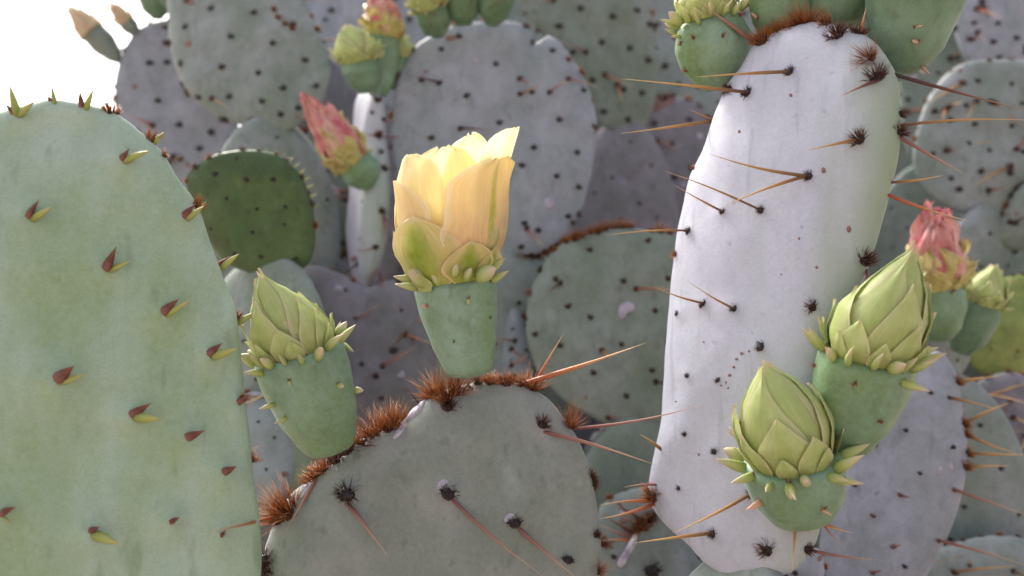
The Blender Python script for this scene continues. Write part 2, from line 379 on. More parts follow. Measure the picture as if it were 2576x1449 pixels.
def tuft(p, px, py, r, kind='dark', aim=None, toward=0.3, mixn=0.6, sx=1.0, loc=None, nor=None, name='bristle_tuft', parent=None):
    if loc is None: loc, nor = hit(p, px, py)
    z = nor.copy()
    if aim: z = px_dir(*aim, toward).normalized() + nor * mixn
    s = r * depth(loc) / K
    M = along(loc - nor * s * 0.12, z, rnd.uniform(0, 6.28) if sx == 1 else 0, (s * sx, s, s))
    return link(name, rnd.choice(TUFT[kind]), parent or p.o, None, M), loc, nor
def spine(p, a_px, b_px, r=4.5, mat='golden', out=0.35, curve=0.04, start=None, parent=None, name='spine', d_tip=None):
    loc, nor = hit(p, *a_px) if start is None else start
    d0 = depth(loc); L = math.hypot(b_px[0] - a_px[0], b_px[1] - a_px[1]) * d0 / K
    tip = P(*b_px, d_tip if d_tip else d0 - L * out)
    ax = tip - loc; s = ax.orthogonal().normalized(); u = ax.cross(s).normalized(); s = u.cross(ax).normalized()
    rr = r * d0 / K; V, F, T = [], [], []; n, k = 9, 7
    cv = (UP * rnd.uniform(-1, 1) + RIGHT * rnd.uniform(-.5, .5)) * curve * ax.length
    a0 = loc - ax.normalized() * rr * 1.5
    for i in range(n):
        t = i / (n - 1); c = a0.lerp(tip, t) + cv * math.sin(math.pi * t)
        w_ = rr * ((1 - t ** 1.8) * (0.72 + 0.28 * math.sin(math.pi * min(1, t * 1.35 + .12)))) + rr * 0.02
        for j in range(k):
            a = 2 * math.pi * j / k; V.append(c - loc + (s * math.cos(a) + u * math.sin(a) * 0.85) * w_); T.append(t)
    for i in range(n - 1):
        for j in range(k):
            a, b = i * k + j, i * k + (j + 1) % k; F.append((a, b, b + k, a + k))
    F.append(tuple(range((n - 1) * k, n * k)))
    m = mesh('spine', V, F, True, {'t': T, 'r': [rnd.uniform(0, .5)] * len(V)})
    return link(name, m, parent or p.o, MAT[mat], Matrix.Translation(loc))
def horn(p, px, py, tip, kinds, name, wfac=1.0, toward=0.3, start=None, parent=None):
    loc, nor = hit(p, px, py) if start is None else start
    d0 = depth(loc); L = max(6, math.hypot(tip[0] - px, tip[1] - py)) * d0 / K
    z = P(*tip, d0 - L * toward) - loc
    sc = z.length
    return link(name, rnd.choice(kinds), parent or p.o, None, along(loc - nor * 0.0006, z, rnd.uniform(-.4, .4), (sc * wfac, sc * wfac, sc), ref=Vector((0, 0, 1))))
def scatter(p, spacing, r, kind='dot', jit=0.25, inset=0.9, spines=0, smat='rosy', slen=0.03):
    """areoles in the diamond pattern of a prickly pear"""
    xs = [q.x for q in p.pts]; ys = [q.y for q in p.pts]; row = 0; y = min(ys)
    while y < max(ys):
        x = min(xs) + (spacing / 2 if row % 2 else 0)
        while x < max(xs):
            q = Vector((x + rnd.uniform(-jit, jit) * spacing, y + rnd.uniform(-jit, jit) * spacing))
            e = p.c + (q - p.c) / inset; ins = False
            for i in range(len(p.pts)):
                a, b = p.pts[i], p.pts[i - 1]
                if (a.y > e.y) != (b.y > e.y) and e.x < (b.x - a.x) * (e.y - a.y) / (b.y - a.y) + a.x: ins = not ins
            if ins:
                w0 = p.M @ Vector((q.x, 0, q.y)) + p.n * 0.1
                loc, nor, _, _ = p.bvh.ray_cast(w0, -p.n)
                if loc is not None:
                    s = r * rnd.uniform(.75, 1.25)
                    link('bristle_tuft', rnd.choice(TUFT[kind]), p.o, None, along(loc - nor * s * .1, nor + Vector((0, 0, .3)), rnd.uniform(0, 6), s))
                    if rnd.random() < spines:
                        t = loc + (nor + Vector((rnd.uniform(-.9, .9), 0, rnd.uniform(-.6, .4)))).normalized() * slen * rnd.uniform(.6, 1.3)
                        a = proj(loc); b = proj(t); spine(p, a, b, 3.2, smat, start=(loc, nor), d_tip=depth(t))
            x += spacing
        y += spacing * 0.8; row += 1
def proj(v):
    e = v - CAM; d = e.dot(FWD); return (1288 + K * e.dot(RIGHT) / d, 724.5 - K * e.dot(UP) / d)
def egg(w_, h, top=0.55, n=14):
    """outline of an ordinary pad: base at (0, 0), narrow below and broad above"""
    out = []
    for i in range(n):
        a = 2 * math.pi * i / n - math.pi / 2; y = 0.5 + 0.5 * math.sin(a); f = 0.62 + 0.38 * min(1, y / top)
        out.append((w_ / 2 * math.cos(a) * f * rnd.uniform(.95, 1.05), h * y))
    return out
def stack_down(root, p, mat, yaw=None, dots=True, back=0.0):
    """the older pads a pad grows from, down to the ground"""
    top = p.low.copy(); yaw0 = math.atan2(p.n.x, -p.n.y)
    z = top.z
    n = max(1, math.ceil(z / 0.24)); h = z / n
    for k in range(n):
        yw = (yaw0 if yaw is None else R(yaw)) + rnd.uniform(-.5, .5)
        nn = Vector((math.sin(yw), -math.cos(yw), 0)); u = Vector((math.cos(yw), math.sin(yw), 0))
        sl = Vector((rnd.uniform(-.02, .02), rnd.uniform(0, .03), 0)) if k < n - 1 else Vector((0, 0, 0))
        if k == 0: sl.y += back
        base = Vector((top.x, top.y, top.z - h)) + sl
        v = (top - base).normalized(); u = (u - v * u.dot(v)).normalized()
        M = frame(base - v * 0.012, u, v.cross(u), v)
        q = pad_local(root, egg(rnd.uniform(.12, .16), h + 0.03), M, 0.012, mat, N=36, rings=7); q.d = depth(base)
        if dots: scatter(q, 0.038, 0.0032, 'dot')
        top = base
    return p

# ---------------------------------------------------------------- ground and far bushes
gv, gf = [], []; NG = 48
rad = [0, .5, 1, 2, 4, 8, 16, 32, 64, 150, 400, 900]
for j, r_ in enumerate(rad):
    for i in range(NG):
        a = 2 * math.pi * i / NG; x, y = r_ * math.cos(a), r_ * math.sin(a) + .8
        gv.append((x, y, 0.02 * noise.noise(Vector((x, y, 0))) * (1 if r_ < 30 else 0) - 0.015))
for j in range(len(rad) - 1):
    for i in range(NG):
        a, b = j * NG + i, j * NG + (i + 1) % NG; gf.append((a, a + NG, b + NG, b))
g = link('ground', mesh('ground', gv, gf), None, MAT['soil']); g['kind'] = 'structure'

def bush(x, y, h, w_, label, n=2600):
    e = link('bush', None, M=Matrix.Translation((x, y, 0))); e['label'] = label; e['category'] = 'bush'
    V, F = [], []
    for k in range(9):
        a = rnd.uniform(0, 6.28); tip = Vector((math.cos(a) * w_ * .35, math.sin(a) * w_ * .35, h * rnd.uniform(.6, .9))); i0 = len(V)
        for j, (t, rr) in enumerate(((0, .02), (.5, .013), (1, .004))):
            for m_ in range(5): b = m_ * 1.2566; V.append(tip * t + Vector((math.cos(b), math.sin(b), 0)) * rr - Vector((0, 0, .03)))
        for j in range(2):
            for m_ in range(5): p_, q_ = i0 + j * 5 + m_, i0 + j * 5 + (m_ + 1) % 5; F.append((p_, q_, q_ + 5, p_ + 5))
    link('stem', mesh('stem', V, F), e, MAT['wood'], Matrix.Translation((x, y, 0)))
    V, F = [], []
    cl = [(Vector((rnd.gauss(0, .28) * w_, rnd.gauss(0, .28) * w_, h * rnd.uniform(.25, .95))), rnd.uniform(.12, .3) * w_) for _ in range(26)]
    for k in range(n):
        c, s = rnd.choice(cl); p_ = c + Vector((rnd.gauss(0, 1), rnd.gauss(0, 1), rnd.gauss(0, .8))) * s * .6
        if p_.z < 0.05: continue
        d1 = Vector((rnd.gauss(0, 1), rnd.gauss(0, 1), rnd.gauss(0, 1))).normalized(); d2 = d1.orthogonal().normalized(); L = rnd.uniform(.02, .045)
        i0 = len(V); V += [p_ - d1 * L, p_ + d2 * L * .4, p_ + d1 * L, p_ - d2 * L * .4]; F.append((i0, i0 + 1, i0 + 2, i0 + 3))
    f = link('foliage', mesh('foliage', V, F), e, MAT['bushleaf'], Matrix.Translation((x, y, 0))); f['kind'] = 'stuff'
bush(2.3, 3.4, 1.15, 1.1, 'green leafy bush behind the yellow-green cactus')
bush(.5, 4.6, 1.2, 1.3, 'green leafy bush hidden behind the cactus thicket')

# ================================================================ the cacti in front
# ---- young green pad with horn-like leaves
c1 = cactus('pale green young cactus pad with small horn-like leaves, no spines', basexy(200, 1500, .37))
LA = [  # base, brown cover tip, leaf tip(s)
    ((35, 285), (12, 262), [(18, 213), (82, 252)]), ((130, 254), (118, 240), [(126, 212)]), ((207, 268), (196, 230), [(231, 221)]),
    ((305, 400), (328, 376), [(366, 370)]), ((70, 545), (92, 504), [(136, 522)]), ((462, 545), (488, 514), [(512, 514)]),
    ((265, 675), (298, 627), [(326, 655)]), ((555, 668), (578, 645), [(602, 637)]), ((410, 786), (444, 755), [(476, 755)]),
    ((525, 892), (553, 866), [(603, 880)]), ((143, 956), (188, 922), [(206, 944)]), ((330, 1046), (370, 1020), [(409, 1052)]),
    ((602, 806), (612, 784), [(650, 779)]), ((600, 1012), (627, 993), []), ((470, 1101), (509, 1086), []), ((563, 1189), (595, 1173), []),
    ((2, 1292), (30, 1276), [(25, 1322)]), ((225, 1336), (252, 1326), [(306, 1369)]), ((428, 1313), (452, 1303), []), ((557, 1350), (566, 1336), [])]
YL = [(-330, 640), (-250, 450), (-120, 330), (20, 277), (130, 256), (220, 268), (300, 290), (370, 345), (412, 385), (450, 450), (497, 515), (530, 610),
      (560, 690), (588, 770), (603, 860), (612, 950), (622, 1040), (633, 1130), (642, 1220), (652, 1300), (658, 1400), (650, 1500), (600, 1640),
      (480, 1760), (300, 1850), (100, 1860), (-100, 1780), (-260, 1600), (-340, 1350), (-370, 1000)]
L = pad(c1, YL, (200, 1000), .368, yaw=20, T=12, mat='young', N=120, rings=34, dots=[a[0] for a in LA], bump_h=.0044, bump_s=.0048, wob=.0017)
for b, cv, lf in LA:
    cv = (b[0] + (cv[0] - b[0]) * 1.12, b[1] + (cv[1] - b[1]) * 1.12)
    horn(L, *b, cv, COVER, 'leaf_cover', rnd.uniform(.8, 1.0), .2)
    tuft(L, b[0] + 2, b[1] - 2, rnd.uniform(11, 16), 'red', (cv[0] - b[0], cv[1] - b[1]), .2, .3)
    for q in lf: horn(L, b[0] + 8, b[1] + 7, q, LEAF, 'leaf', rnd.uniform(.65, .82), rnd.uniform(.15, .4))
for b, r_, aim in (((385, 352), 22, (1, -9)), ((275, 282), 18, (-5, -8)), ((290, 280), 17, (4, -9)), ((412, 392), 12, (5, -4)), ((496, 522), 20, (4, -8)), ((556, 668), 11, (6, -5)),
                   ((605, 795), 13, (8, -5)), ((610, 1005), 16, (8, -7)), ((634, 1156), 16, (9, -6))):
    tuft(L, *b, r_ * 1.5, 'brush', aim, .25, .5)
horn(L, 398, 352, (409, 328), LEAF, 'leaf', 1.0, .3); horn(L, 510, 530, (520, 505), LEAF, 'leaf', .8, .3)
stack_down(c1, L, 'young')

# ---- centre pad: flower and bud
c2 = cactus('grey-green cactus pad bearing the open yellow flower between rusty bristle tufts', basexy(1090, 1500, .43))
CO = [(655, 1460), (664, 1385), (690, 1312), (732, 1243), (790, 1200), (845, 1160), (900, 1115), (960, 1085), (1020, 1052), (1062, 1012), (1110, 985),
      (1170, 966), (1240, 960), (1310, 968), (1372, 995), (1412, 1042), (1448, 1092), (1474, 1150), (1494, 1220), (1506, 1290), (1512, 1380), (1500, 1470),
      (1460, 1570), (1380, 1690), (1270, 1780), (1100, 1815), (930, 1780), (790, 1690), (690, 1570)]
CF = [(870, 1238), (1125, 1238), (1293, 1313), (1365, 1066), (1430, 1406)]
C = pad(c2, CO, (1090, 1330), .425, yaw=-4, pitch=4, T=13, mat='centre', N=120, rings=30, dots=CF, bump_h=.0016, bump_s=.005, wob=.001)
for x, y, r_, k, aim in ((870, 1240, 46, 'star', (2, -8)), (1128, 1240, 36, 'dark', (2, -3)), (1295, 1314, 30, 'dark', (0, -4)), (1366, 1066, 30, 'brown', (3, -5)), (1430, 1406, 24, 'dark', (2, -6)),
                         (1440, 1068, 38, 'orange', (-1, -8)), (1494, 1196, 26, 'brown', (2, -4)), (1503, 1215, 24, 'brown', (7, -2)), (1500, 1345, 20, 'brown', (3, -4)), (1508, 1440, 26, 'orange', (3, -6)),
                         (1345, 968, 36, 'orange', (2, -8)), (1310, 962, 32, 'mixed', (-3, -8)), (1272, 952, 38, 'mixed', (-1, -7)), (1235, 950, 34, 'mixed', (2, -7)), (1200, 958, 26, 'brown', (2, -2)),
                         (1125, 1002, 46, 'orange', (-3, -9)), (1095, 992, 44, 'orange', (-5, -8)), (1150, 985, 42, 'orange', (5, -8)), (1127, 1020, 38, 'brown', (1, -3)),
                         (980, 1078, 44, 'orange', (2, -9)), (945, 1088, 46, 'orange', (-2, -9)), (1000, 1065, 38, 'orange', (3, -8)), (915, 1106, 42, 'mixed', (0, -9)),
                         (880, 1128, 40, 'brown', (2, -6)), (845, 1150, 44, 'brown', (1, -6)), (815, 1178, 44, 'mixed', (-5, -7)), (790, 1195, 46, 'mixed', (-7, -6)),
                         (725, 1288, 58, 'orange', (-5, -7)), (708, 1300, 50, 'orange', (-8, -6)), (668, 1410, 44, 'brown', (9, -4)), (664, 1440, 44, 'brown', (9, 2))):
    tuft(C, x, y, r_, k, aim, .25, .5)
for a, b, r_, m, o in (((878, 1272), (978, 1402), 6, 'rosy', .5), ((1140, 1258), (1370, 1452), 5.5, 'rosy', .4), ((1308, 1332), (1460, 1462), 6, 'rosy', .4), ((1376, 1088), (1655, 1172), 6, 'rosy', .25),
                       ((1446, 1072), (1782, 1014), 4.5, 'rosy', .2), ((1312, 960), (1626, 862), 8, 'ember', .25), ((1362, 935), (1418, 838), 5.5, 'ember', .1), ((792, 1213), (720, 1332), 6, 'rosy', .4),
                       ((700, 1288), (655, 1286), 4, 'rosy', .3), ((1050, 1010), (1010, 962), 2.5, 'brown', .1), ((1180, 972), (1212, 1005), 4, 'brown', .5), ((918, 1120), (950, 1122), 4, 'brown', .5)):
    spine(C, a, b, r_, m, o)
spine(C, (695, 1300), (505, 1344), 5.5, 'ember', d_tip=.31)
def flake(p, pts, name, mat='flake', lift=0.0012):
    """a raised piece of dry skin or scar lying on a pad"""
    pos = [hit(p, x, y) for x, y in smooth_closed(pts, 14)]
    c = sum((q[0] for q in pos), Vector()) / len(pos); n = sum((q[1] for q in pos), Vector()).normalized()
    V, F = [], []
    for q, m_ in pos: V.append(q - n * .0005 - c)
    for q, m_ in pos: V.append(q.lerp(c, .12) + n * lift * rnd.uniform(.5, 1.2) - c)
    for q, m_ in pos: V.append(q.lerp(c, .55) + n * lift * rnd.uniform(.6, 1.5) - c)
    V.append(n * lift); k = len(pos)
    for j in range(2):
        for i in range(k): a, b = j * k + i, j * k + (i + 1) % k; F.append((a, b, b + k, a + k))
    for i in range(k): F.append((2 * k + i, 2 * k + (i + 1) % k, 3 * k))
    return link(name, mesh(name, V, F), p.o, MAT[mat], Matrix.Translation(c))
flake(C, [(1020, 1062), (1035, 1035), (1055, 1015), (1072, 990), (1075, 1005), (1060, 1028), (1040, 1050)], 'dry_skin_flake')
flake(C, [(988, 1106), (1002, 1080), (1018, 1062), (1022, 1075), (1005, 1096)], 'dry_skin_flake')
flake(C, [(752, 1255), (765, 1228), (790, 1205), (786, 1220), (768, 1245)], 'dry_skin_flake')
flake(C, [(1098, 1232), (1102, 1212), (1118, 1204), (1130, 1212), (1116, 1222), (1108, 1240)], 'pale_scar', 'scar', .0003)
flake(C, [(1268, 1312), (1272, 1296), (1288, 1290), (1296, 1298), (1282, 1304), (1276, 1318)], 'pale_scar', 'scar', .0003)
stack_down(c2, C, 'centre')

# ---------------------------------------------------------------- buds and flowers
class Bud: pass
def bud(root, name, base, top, d0, d1, prof, mat='ovary', squash=.9, label=None, N=32):
    """base and top: pixels of the two ends of the bud's fleshy base; prof: (height 0..1, radius in pixels)"""
    B, Tp = P(*base, d0), P(*top, d1); z = (Tp - B); H = z.length; z.normalize()
    x = (RIGHT - z * RIGHT.dot(z)).normalized(); y = z.cross(x); M = frame(B, x, y, z); s = (d0 + d1) / 2 / K
    e = link(name, None, root, None, M); e.empty_display_size = .01
    if label: e['label'] = label
    V, F = [], []; rows = 16; sd_ = Vector((rnd.uniform(0, 9), 0, 0))
    for j in range(rows + 1):
        t = j / rows; r_ = interp(prof, t) * s
        for i in range(N):
            a = 2 * math.pi * i / N; q = 1 + .035 * noise.noise(Vector((math.cos(a) * 1.4, math.sin(a) * 1.4, t * 2)) + sd_) + .025 * math.cos(5 * a + sd_.x)
            V.append((r_ * q * math.cos(a), r_ * q * math.sin(a) * squash, H * t))
    for j in range(rows):
        for i in range(N): a, b = j * N + i, j * N + (i + 1) % N; F.append((a, b, b + N, a + N))
    k = len(V); V += [(0, 0, H * .96), (0, 0, 0)]
    for i in range(N): F.append((rows * N + i, rows * N + (i + 1) % N, k)); F.append(((i + 1) % N, i, k + 1))
    o = link('ovary', mesh('ovary', V, F), e, MAT[mat], M)
    b = Bud(); b.e, b.M, b.H, b.s, b.root, b.squash, b.o, b.d = e, M, H, s, root, squash, o, (d0 + d1) / 2
    b.bvh = BVHTree.FromPolygons([M @ Vector(v) for v in V], F); b.n = -FWD; return b
def petal(b, phi, W, H, prof, mat, scale=1.0, z0=0.0, lean=(0, 0), p=1.4, q=1.0, edge=0.0, flare=0.0, jag=0.0, keel=0.0, name='petal', na=12, nb=14, base_w=.6, crumple=0.0, notch=0.0, twist=0.0, t0=.3, curl=0.0, ruffle=0.0):
    """one tepal: azimuth phi and half-width W in degrees, height H in pixels, following the radius profile (height px, radius px)"""
    s = b.s; V, F, UV = [], [], []; sd_ = Vector((rnd.uniform(0, 90), rnd.uniform(0, 90), 0))
    for j in range(nb + 1):
        t = 1 - (1 - j / nb) ** 1.5
        x = max(0, (t - t0) / (1 - t0)); wsh = (base_w + (1 - base_w) * math.sin(min(1, t / .5) * math.pi / 2)) * max(0.03, (1 - x ** p)) ** q
        for i in range(na + 1):
            a = -1 + 2 * i / na
            hh = H * t * (1 - notch * a * a * t ** 3) + jag * (noise.noise(Vector((a * 3.5, 0, 0)) + sd_) + .3 * noise.noise(Vector((a * 9, 3, 0)) + sd_)) * t ** 5
            az = R(phi + a * W * wsh * (1 + ruffle * .016 * noise.noise(Vector((t * 7, a > 0, 2)) + sd_)) + twist * t)
            r_ = interp(prof, hh + z0) * scale + edge * abs(a) ** 2 * math.sin(math.pi * min(1, t + .1)) + flare * t ** 3 + keel * (1 - abs(a)) * (.4 + .6 * t) + curl * (1 - a * a) * max(0, t - .8)
            r_ += crumple * noise.noise(Vector((a * 2.2, t * 3.0, 0)) + sd_) * (0.3 + t) + 2.2 * noise.noise(Vector((a * 1.5, t * 2, 5)) + sd_)
            r_ += ruffle * noise.noise(Vector((a * 3.2, t * 1.5, 9)) + sd_) * t ** 2
            lz = (max(0, hh + z0) / 250.0) ** 1.6
            V.append(((r_ * math.sin(az) + lean[0] * lz) * s, (-r_ * math.cos(az) * b.squash + lean[1] * lz) * s, b.H * .985 + (hh + z0) * s)); UV.append(((a + 1) / 2, t))
    for j in range(nb):
        for i in range(na): k = j * (na + 1) + i; F.append((k, k + 1, k + na + 2, k + na + 1))
    return link(name, mesh(name, V, F, True, None, UV), b.e, MAT[mat], b.M)
def crown(b, H, prof, lean=(0, 0), layers=None, mat='sepal', seed=0, name='sepal', front=0.0, rs=1.0):
    g = random.Random(seed); prof = [(h, r_ * rs) for h, r_ in prof]
    layers = layers or ((3, 1.0, 92, .92), (3, .96, 66, .98), (4, .66, 44, 1.05), (5, .44, 27, 1.11), (7, .26, 15, 1.17))
    ph = front
    for n, hf, W, sc in layers:
        for i in range(n):
            inner = hf > .98
            petal(b, ph + 360 * i / n + g.uniform(-9, 9), W, H * hf * (g.uniform(.94, 1.0) if inner else g.uniform(.88, 1.08)), prof, mat, sc, lean=lean, p=5 if inner else 1.55, q=.5 if inner else 1.0, t0=.3 if inner else .12, base_w=.75, edge=0 if inner else 2, flare=0 if inner else (10 if hf < .7 else 3), keel=0 if inner else 4, curl=0 if inner else 16, name=name)
        ph += 180 / n + 20
def ring_scales(b, n, rad, z=0.0, L=34, out=.9, stub=.3, seed=0, down=0.0, dpx=.0):
    """the small fleshy scales round the rim of a bud, each with a few bristles"""
    q = random.Random(seed)
    for i in range(n):
        a = R(360 * i / n + q.uniform(-7, 7)); dr = Vector((math.sin(a), -math.cos(a) * b.squash, 0)); zz = z + q.uniform(-10, 8)
        p0 = b.M @ (dr * rad * .93 * b.s + Vector((0, 0, b.H + zz * b.s))); d3 = (b.M.to_3x3() @ (dr * out * q.uniform(.7, 1.3) + Vector((0, 0, .75 - down + q.uniform(-.35, .25))))).normalized()
        st = q.random() < stub; Lx = (L * .8 if st else L) * q.uniform(.8, 1.25) * b.s
        link('scale_leaf', q.choice(STUB if st else SCALE), b.e, None, along(p0, d3, q.uniform(-.4, .4), (Lx * .85, Lx * .85, Lx), ref=Vector((0, 0, 1))))
        if i % 2 == 0: link('bristle_tuft', q.choice(TUFT['red']), b.e, None, along(p0 + b.M.to_3x3() @ Vector((0, 0, 4 * b.s)), d3 + Vector((0, 0, .5)), 0, 13 * b.s))
def bud_areole(b, px, py, tip=None, kind='scale', r=9, aim=(0, -5), wf=.9):
    loc, nor = hit(b, px, py)
    tuft(b, px, py, r, 'red', aim, .3, .6, loc=loc, nor=nor, parent=b.e)
    if tip: horn(b, px, py, tip, {'scale': SCALE, 'stub': STUB, 'pink': PINK}[kind], 'scale_leaf', wf, .6, start=(loc, nor), parent=b.e)

# open flower
fl = bud(c2, 'flower', (1182, 938), (1143, 697), .424, .415, [(0, 52), (.08, 64), (.35, 84), (.7, 98), (.93, 103), (1, 97)], squash=.8, label='open pale yellow and peach flower with green-ribbed outer petals')
FP = [(0, 88), (40, 108), (100, 127), (160, 132), (220, 130), (280, 131), (370, 126)]
FI = [(0, 76), (60, 94), (120, 112), (190, 121), (250, 123), (305, 110), (360, 86)]
LN = (24, 0)
for ph, W, H, mt, sc, z0, kw in (
        # inner petals, back to front
        (185, 62, 340, 'petal', .84, 0, dict(jag=9, p=5, q=.42, ruffle=9)), (135, 58, 346, 'petal', .88, 0, dict(jag=9, p=5, q=.42, ruffle=9)), (235, 58, 335, 'petal', .88, 0, dict(jag=9, p=5, q=.42, ruffle=9)),
        (-52, 56, 346, 'petal', .97, 0, dict(jag=7, p=4.5, q=.45, ruffle=8)), (-2, 50, 352, 'petal', .93, 0, dict(jag=9, p=5.5, q=.4, ruffle=9)), (44, 52, 374, 'petal', .86, 0, dict(jag=16, p=5.5, q=.4, ruffle=10)),
        (70, 42, 374, 'petal_pale', 1.0, 0, dict(jag=4, p=7, q=.32, flare=48, edge=0, ruffle=5)),
        # outer petals
        (-74, 60, 285, 'petal_rib', 1.01, 0, dict(p=3.6, q=.55, edge=2, curl=10, ruffle=7)), (50, 54, 302, 'petal_rib', 1.06, 0, dict(jag=14, p=4.5, q=.42, flare=30, edge=8, ruffle=12)),
        (95, 42, 235, 'petal_rib', 1.05, 0, dict(p=3, q=.6, flare=8)), (-118, 46, 250, 'petal_rib', 1.03, 0, dict(p=3, q=.6)), (150, 46, 240, 'petal_rib', 1.04, 0, dict(p=3, q=.6)),
        # green sepals
        (-32, 50, 190, 'outer', 1.12, 0, dict(p=2.2, q=.8, edge=3, curl=16)), (-72, 42, 155, 'outer', 1.08, 0, dict(p=2, q=.9, edge=3)), (74, 40, 160, 'outer', 1.06, 0, dict(p=2, q=.9, edge=2)),
        (22, 32, 108, 'outer', 1.18, 0, dict(p=1.8, q=.9, edge=5, curl=20)), (52, 24, 80, 'outer', 1.2, 0, dict(p=1.5, edge=3)), (-40, 17, 68, 'sepal', 1.22, -12, dict(p=1.3, edge=3, flare=5)),
        (-100, 30, 120, 'outer', 1.08, 0, {}), (125, 34, 130, 'outer', 1.08, 0, {}), (170, 36, 130, 'outer', 1.08, 0, {}), (215, 34, 130, 'outer', 1.08, 0, {})):
    petal(fl, ph, W, H * .915, FP if mt != 'petal' else FI, mt, sc * (1.07 if mt == 'petal' else 1), z0, lean=LN, name='petal' if 'petal' in mt else 'sepal', na=17, nb=20, **kw)
for (x, y), tp, k in (((1145, 690), (1146, 676), 'stub'), ((1108, 706), (1098, 692), 'stub'), ((1200, 690), (1228, 684), 'stub'), ((1062, 696), (1020, 690), 'scale'), ((1052, 705), (994, 694), 'scale'), ((1050, 724), (996, 713), 'scale'),
                      ((1030, 668), (988, 646), 'scale'), ((1235, 672), (1272, 652), 'scale'), ((1232, 684), (1264, 662), 'scale'), ((1238, 706), (1280, 684), 'scale'), ((1080, 702), (1050, 690), 'stub'), ((1170, 696), (1178, 684), 'stub')):
    tp = (x + (tp[0] - x) * (1.9 if k == 'stub' else 1.1), y + (tp[1] - y) * (1.9 if k == 'stub' else 1.1)); y += 6 if k == 'stub' else 0
    loc, nor = hit(fl, x, max(712, min(y, 730))); horn(fl, x, y, tp, STUB if k == 'stub' else SCALE, 'scale_leaf', 1.0, .7 if k == 'stub' else .2, start=(P(x, y, depth(loc) - (.006 if k == 'stub' else .002)), nor), parent=fl.e)
for x, y, aim in ((1055, 690, (-5, -6)), (1068, 680, (-6, -8)), (1088, 684, (-2, -5)), (1236, 692, (2, -8)), (1215, 676, (3, -5)), (1140, 668, (0, -5)), (1180, 672, (1, -5))):
    loc, nor = hit(fl, x, 712); tuft(fl, x, y, 14, 'red', aim, .2, .2, loc=P(x, y, depth(loc) - .003), nor=nor, parent=fl.e)
for (x, y), tp, k in (((1178, 752), (1180, 766), 'stub'), ((1074, 770), (1052, 775), 'pink'), ((1234, 800), None, ''), ((1142, 860), None, ''), ((1053, 808), None, ''), ((1248, 868), None, '')):
    bud_areole(fl, x, y, tp, k or 'scale', 10, (0, -5) if x > 1060 else (-6, -2), 1.2)

# green bud on the same pad
b1 = bud(c2, 'flower_bud', (832, 1128), (748, 878), .42, .405, [(0, 58), (.1, 76), (.4, 100), (.75, 112), (.95, 112), (1, 104)], squash=.85, label='green pointed bud on the centre pad')
BP = [(0, 92), (40, 102), (80, 97), (120, 76), (155, 48), (185, 22), (205, 5), (260, 1)]
crown(b1, 224, BP, lean=(-42, 0), seed=4, front=-12, rs=.88)
ring_scales(b1, 17, 108, -6, 56, .8, .45, 3)
for (x, y), tp, k in (((728, 958), (726, 972), 'stub'), ((850, 968), (868, 974), 'stub'), ((893, 980), (915, 982), 'stub'), ((720, 1052), (686, 1068), 'scale'), ((662, 940), (607, 938), 'scale'), ((690, 1018), (650, 1032), 'scale'), ((868, 862), (895, 884), 'scale')):
    bud_areole(b1, x, y, tp, k, 12, (0, -6))

# ---- tall white pad
c3 = cactus('tall whitish waxy cactus pad with long golden spines pointing left', basexy(1900, 1400, .45))
RO = [(1906, 104), (1962, 76), (2030, 58), (2105, 64), (2190, 98), (2246, 170), (2266, 260), (2262, 370), (2238, 480), (2208, 590), (2176, 690), (2140, 790), (2104, 900), (2080, 1000), (2072, 1100), (2060, 1200),
      (2062, 1330), (2010, 1425), (1895, 1468), (1790, 1425), (1722, 1360), (1660, 1302), (1636, 1250), (1640, 1195), (1652, 1140), (1668, 1060), (1673, 980), (1678, 900), (1686, 800), (1694, 700), (1706, 600), (1722, 520), (1742, 440),
      (1776, 370), (1802, 290), (1832, 216), (1870, 165)]
RA = [  # areole, radius, spine tips
    ((1985, 180), 17, [(1748, 194)]), ((1878, 232), 18, [(1564, 198)]), ((1786, 302), 16, [(1562, 336), (1735, 276)]), ((2032, 442), 17, [(1774, 384), (1814, 522)]),
    ((2160, 350), 27, [(2022, 380)]), ((1912, 528), 14, [(1664, 428)]), ((1816, 531), 10, [(1690, 462)]), ((1730, 580), 13, [(1520, 592)]),
    ((1768, 762), 11, [(1643, 720)]), ((1845, 775), 13, [(1725, 704)]), ((1702, 788), 9, []), ((1911, 872), 16, []), ((1728, 945), 9, []), ((1804, 955), 10, []), ((1721, 1092), 9, []),
    ((1796, 1136), 12, []), ((1706, 1228), 9, []), ((1892, 1240), 20, [(1688, 1343)]), ((1790, 1341), 17, [(1594, 1366)]), ((1928, 1383), 26, [])]
Rp = pad(c3, RO, (1900, 760), .435, yaw=-42, pitch=2, T=17, mat='white', N=140, rings=34, pw=2.6, dots=[a[0] for a in RA], bump_h=.0008, bump_s=.0035, wob=.0007)
for a, r_, tips in RA:
    tuft(Rp, *a, r_ * 1.3, 'dark' if r_ < 25 else 'brown', (-6, -4), .1, .9)
    for k, t in enumerate(tips): spine(Rp, a, t, (5.5 if r_ > 14 else 3.5) * (.6 if k and t[0] > 1700 and r_ < 17 else 1), 'golden', .12)
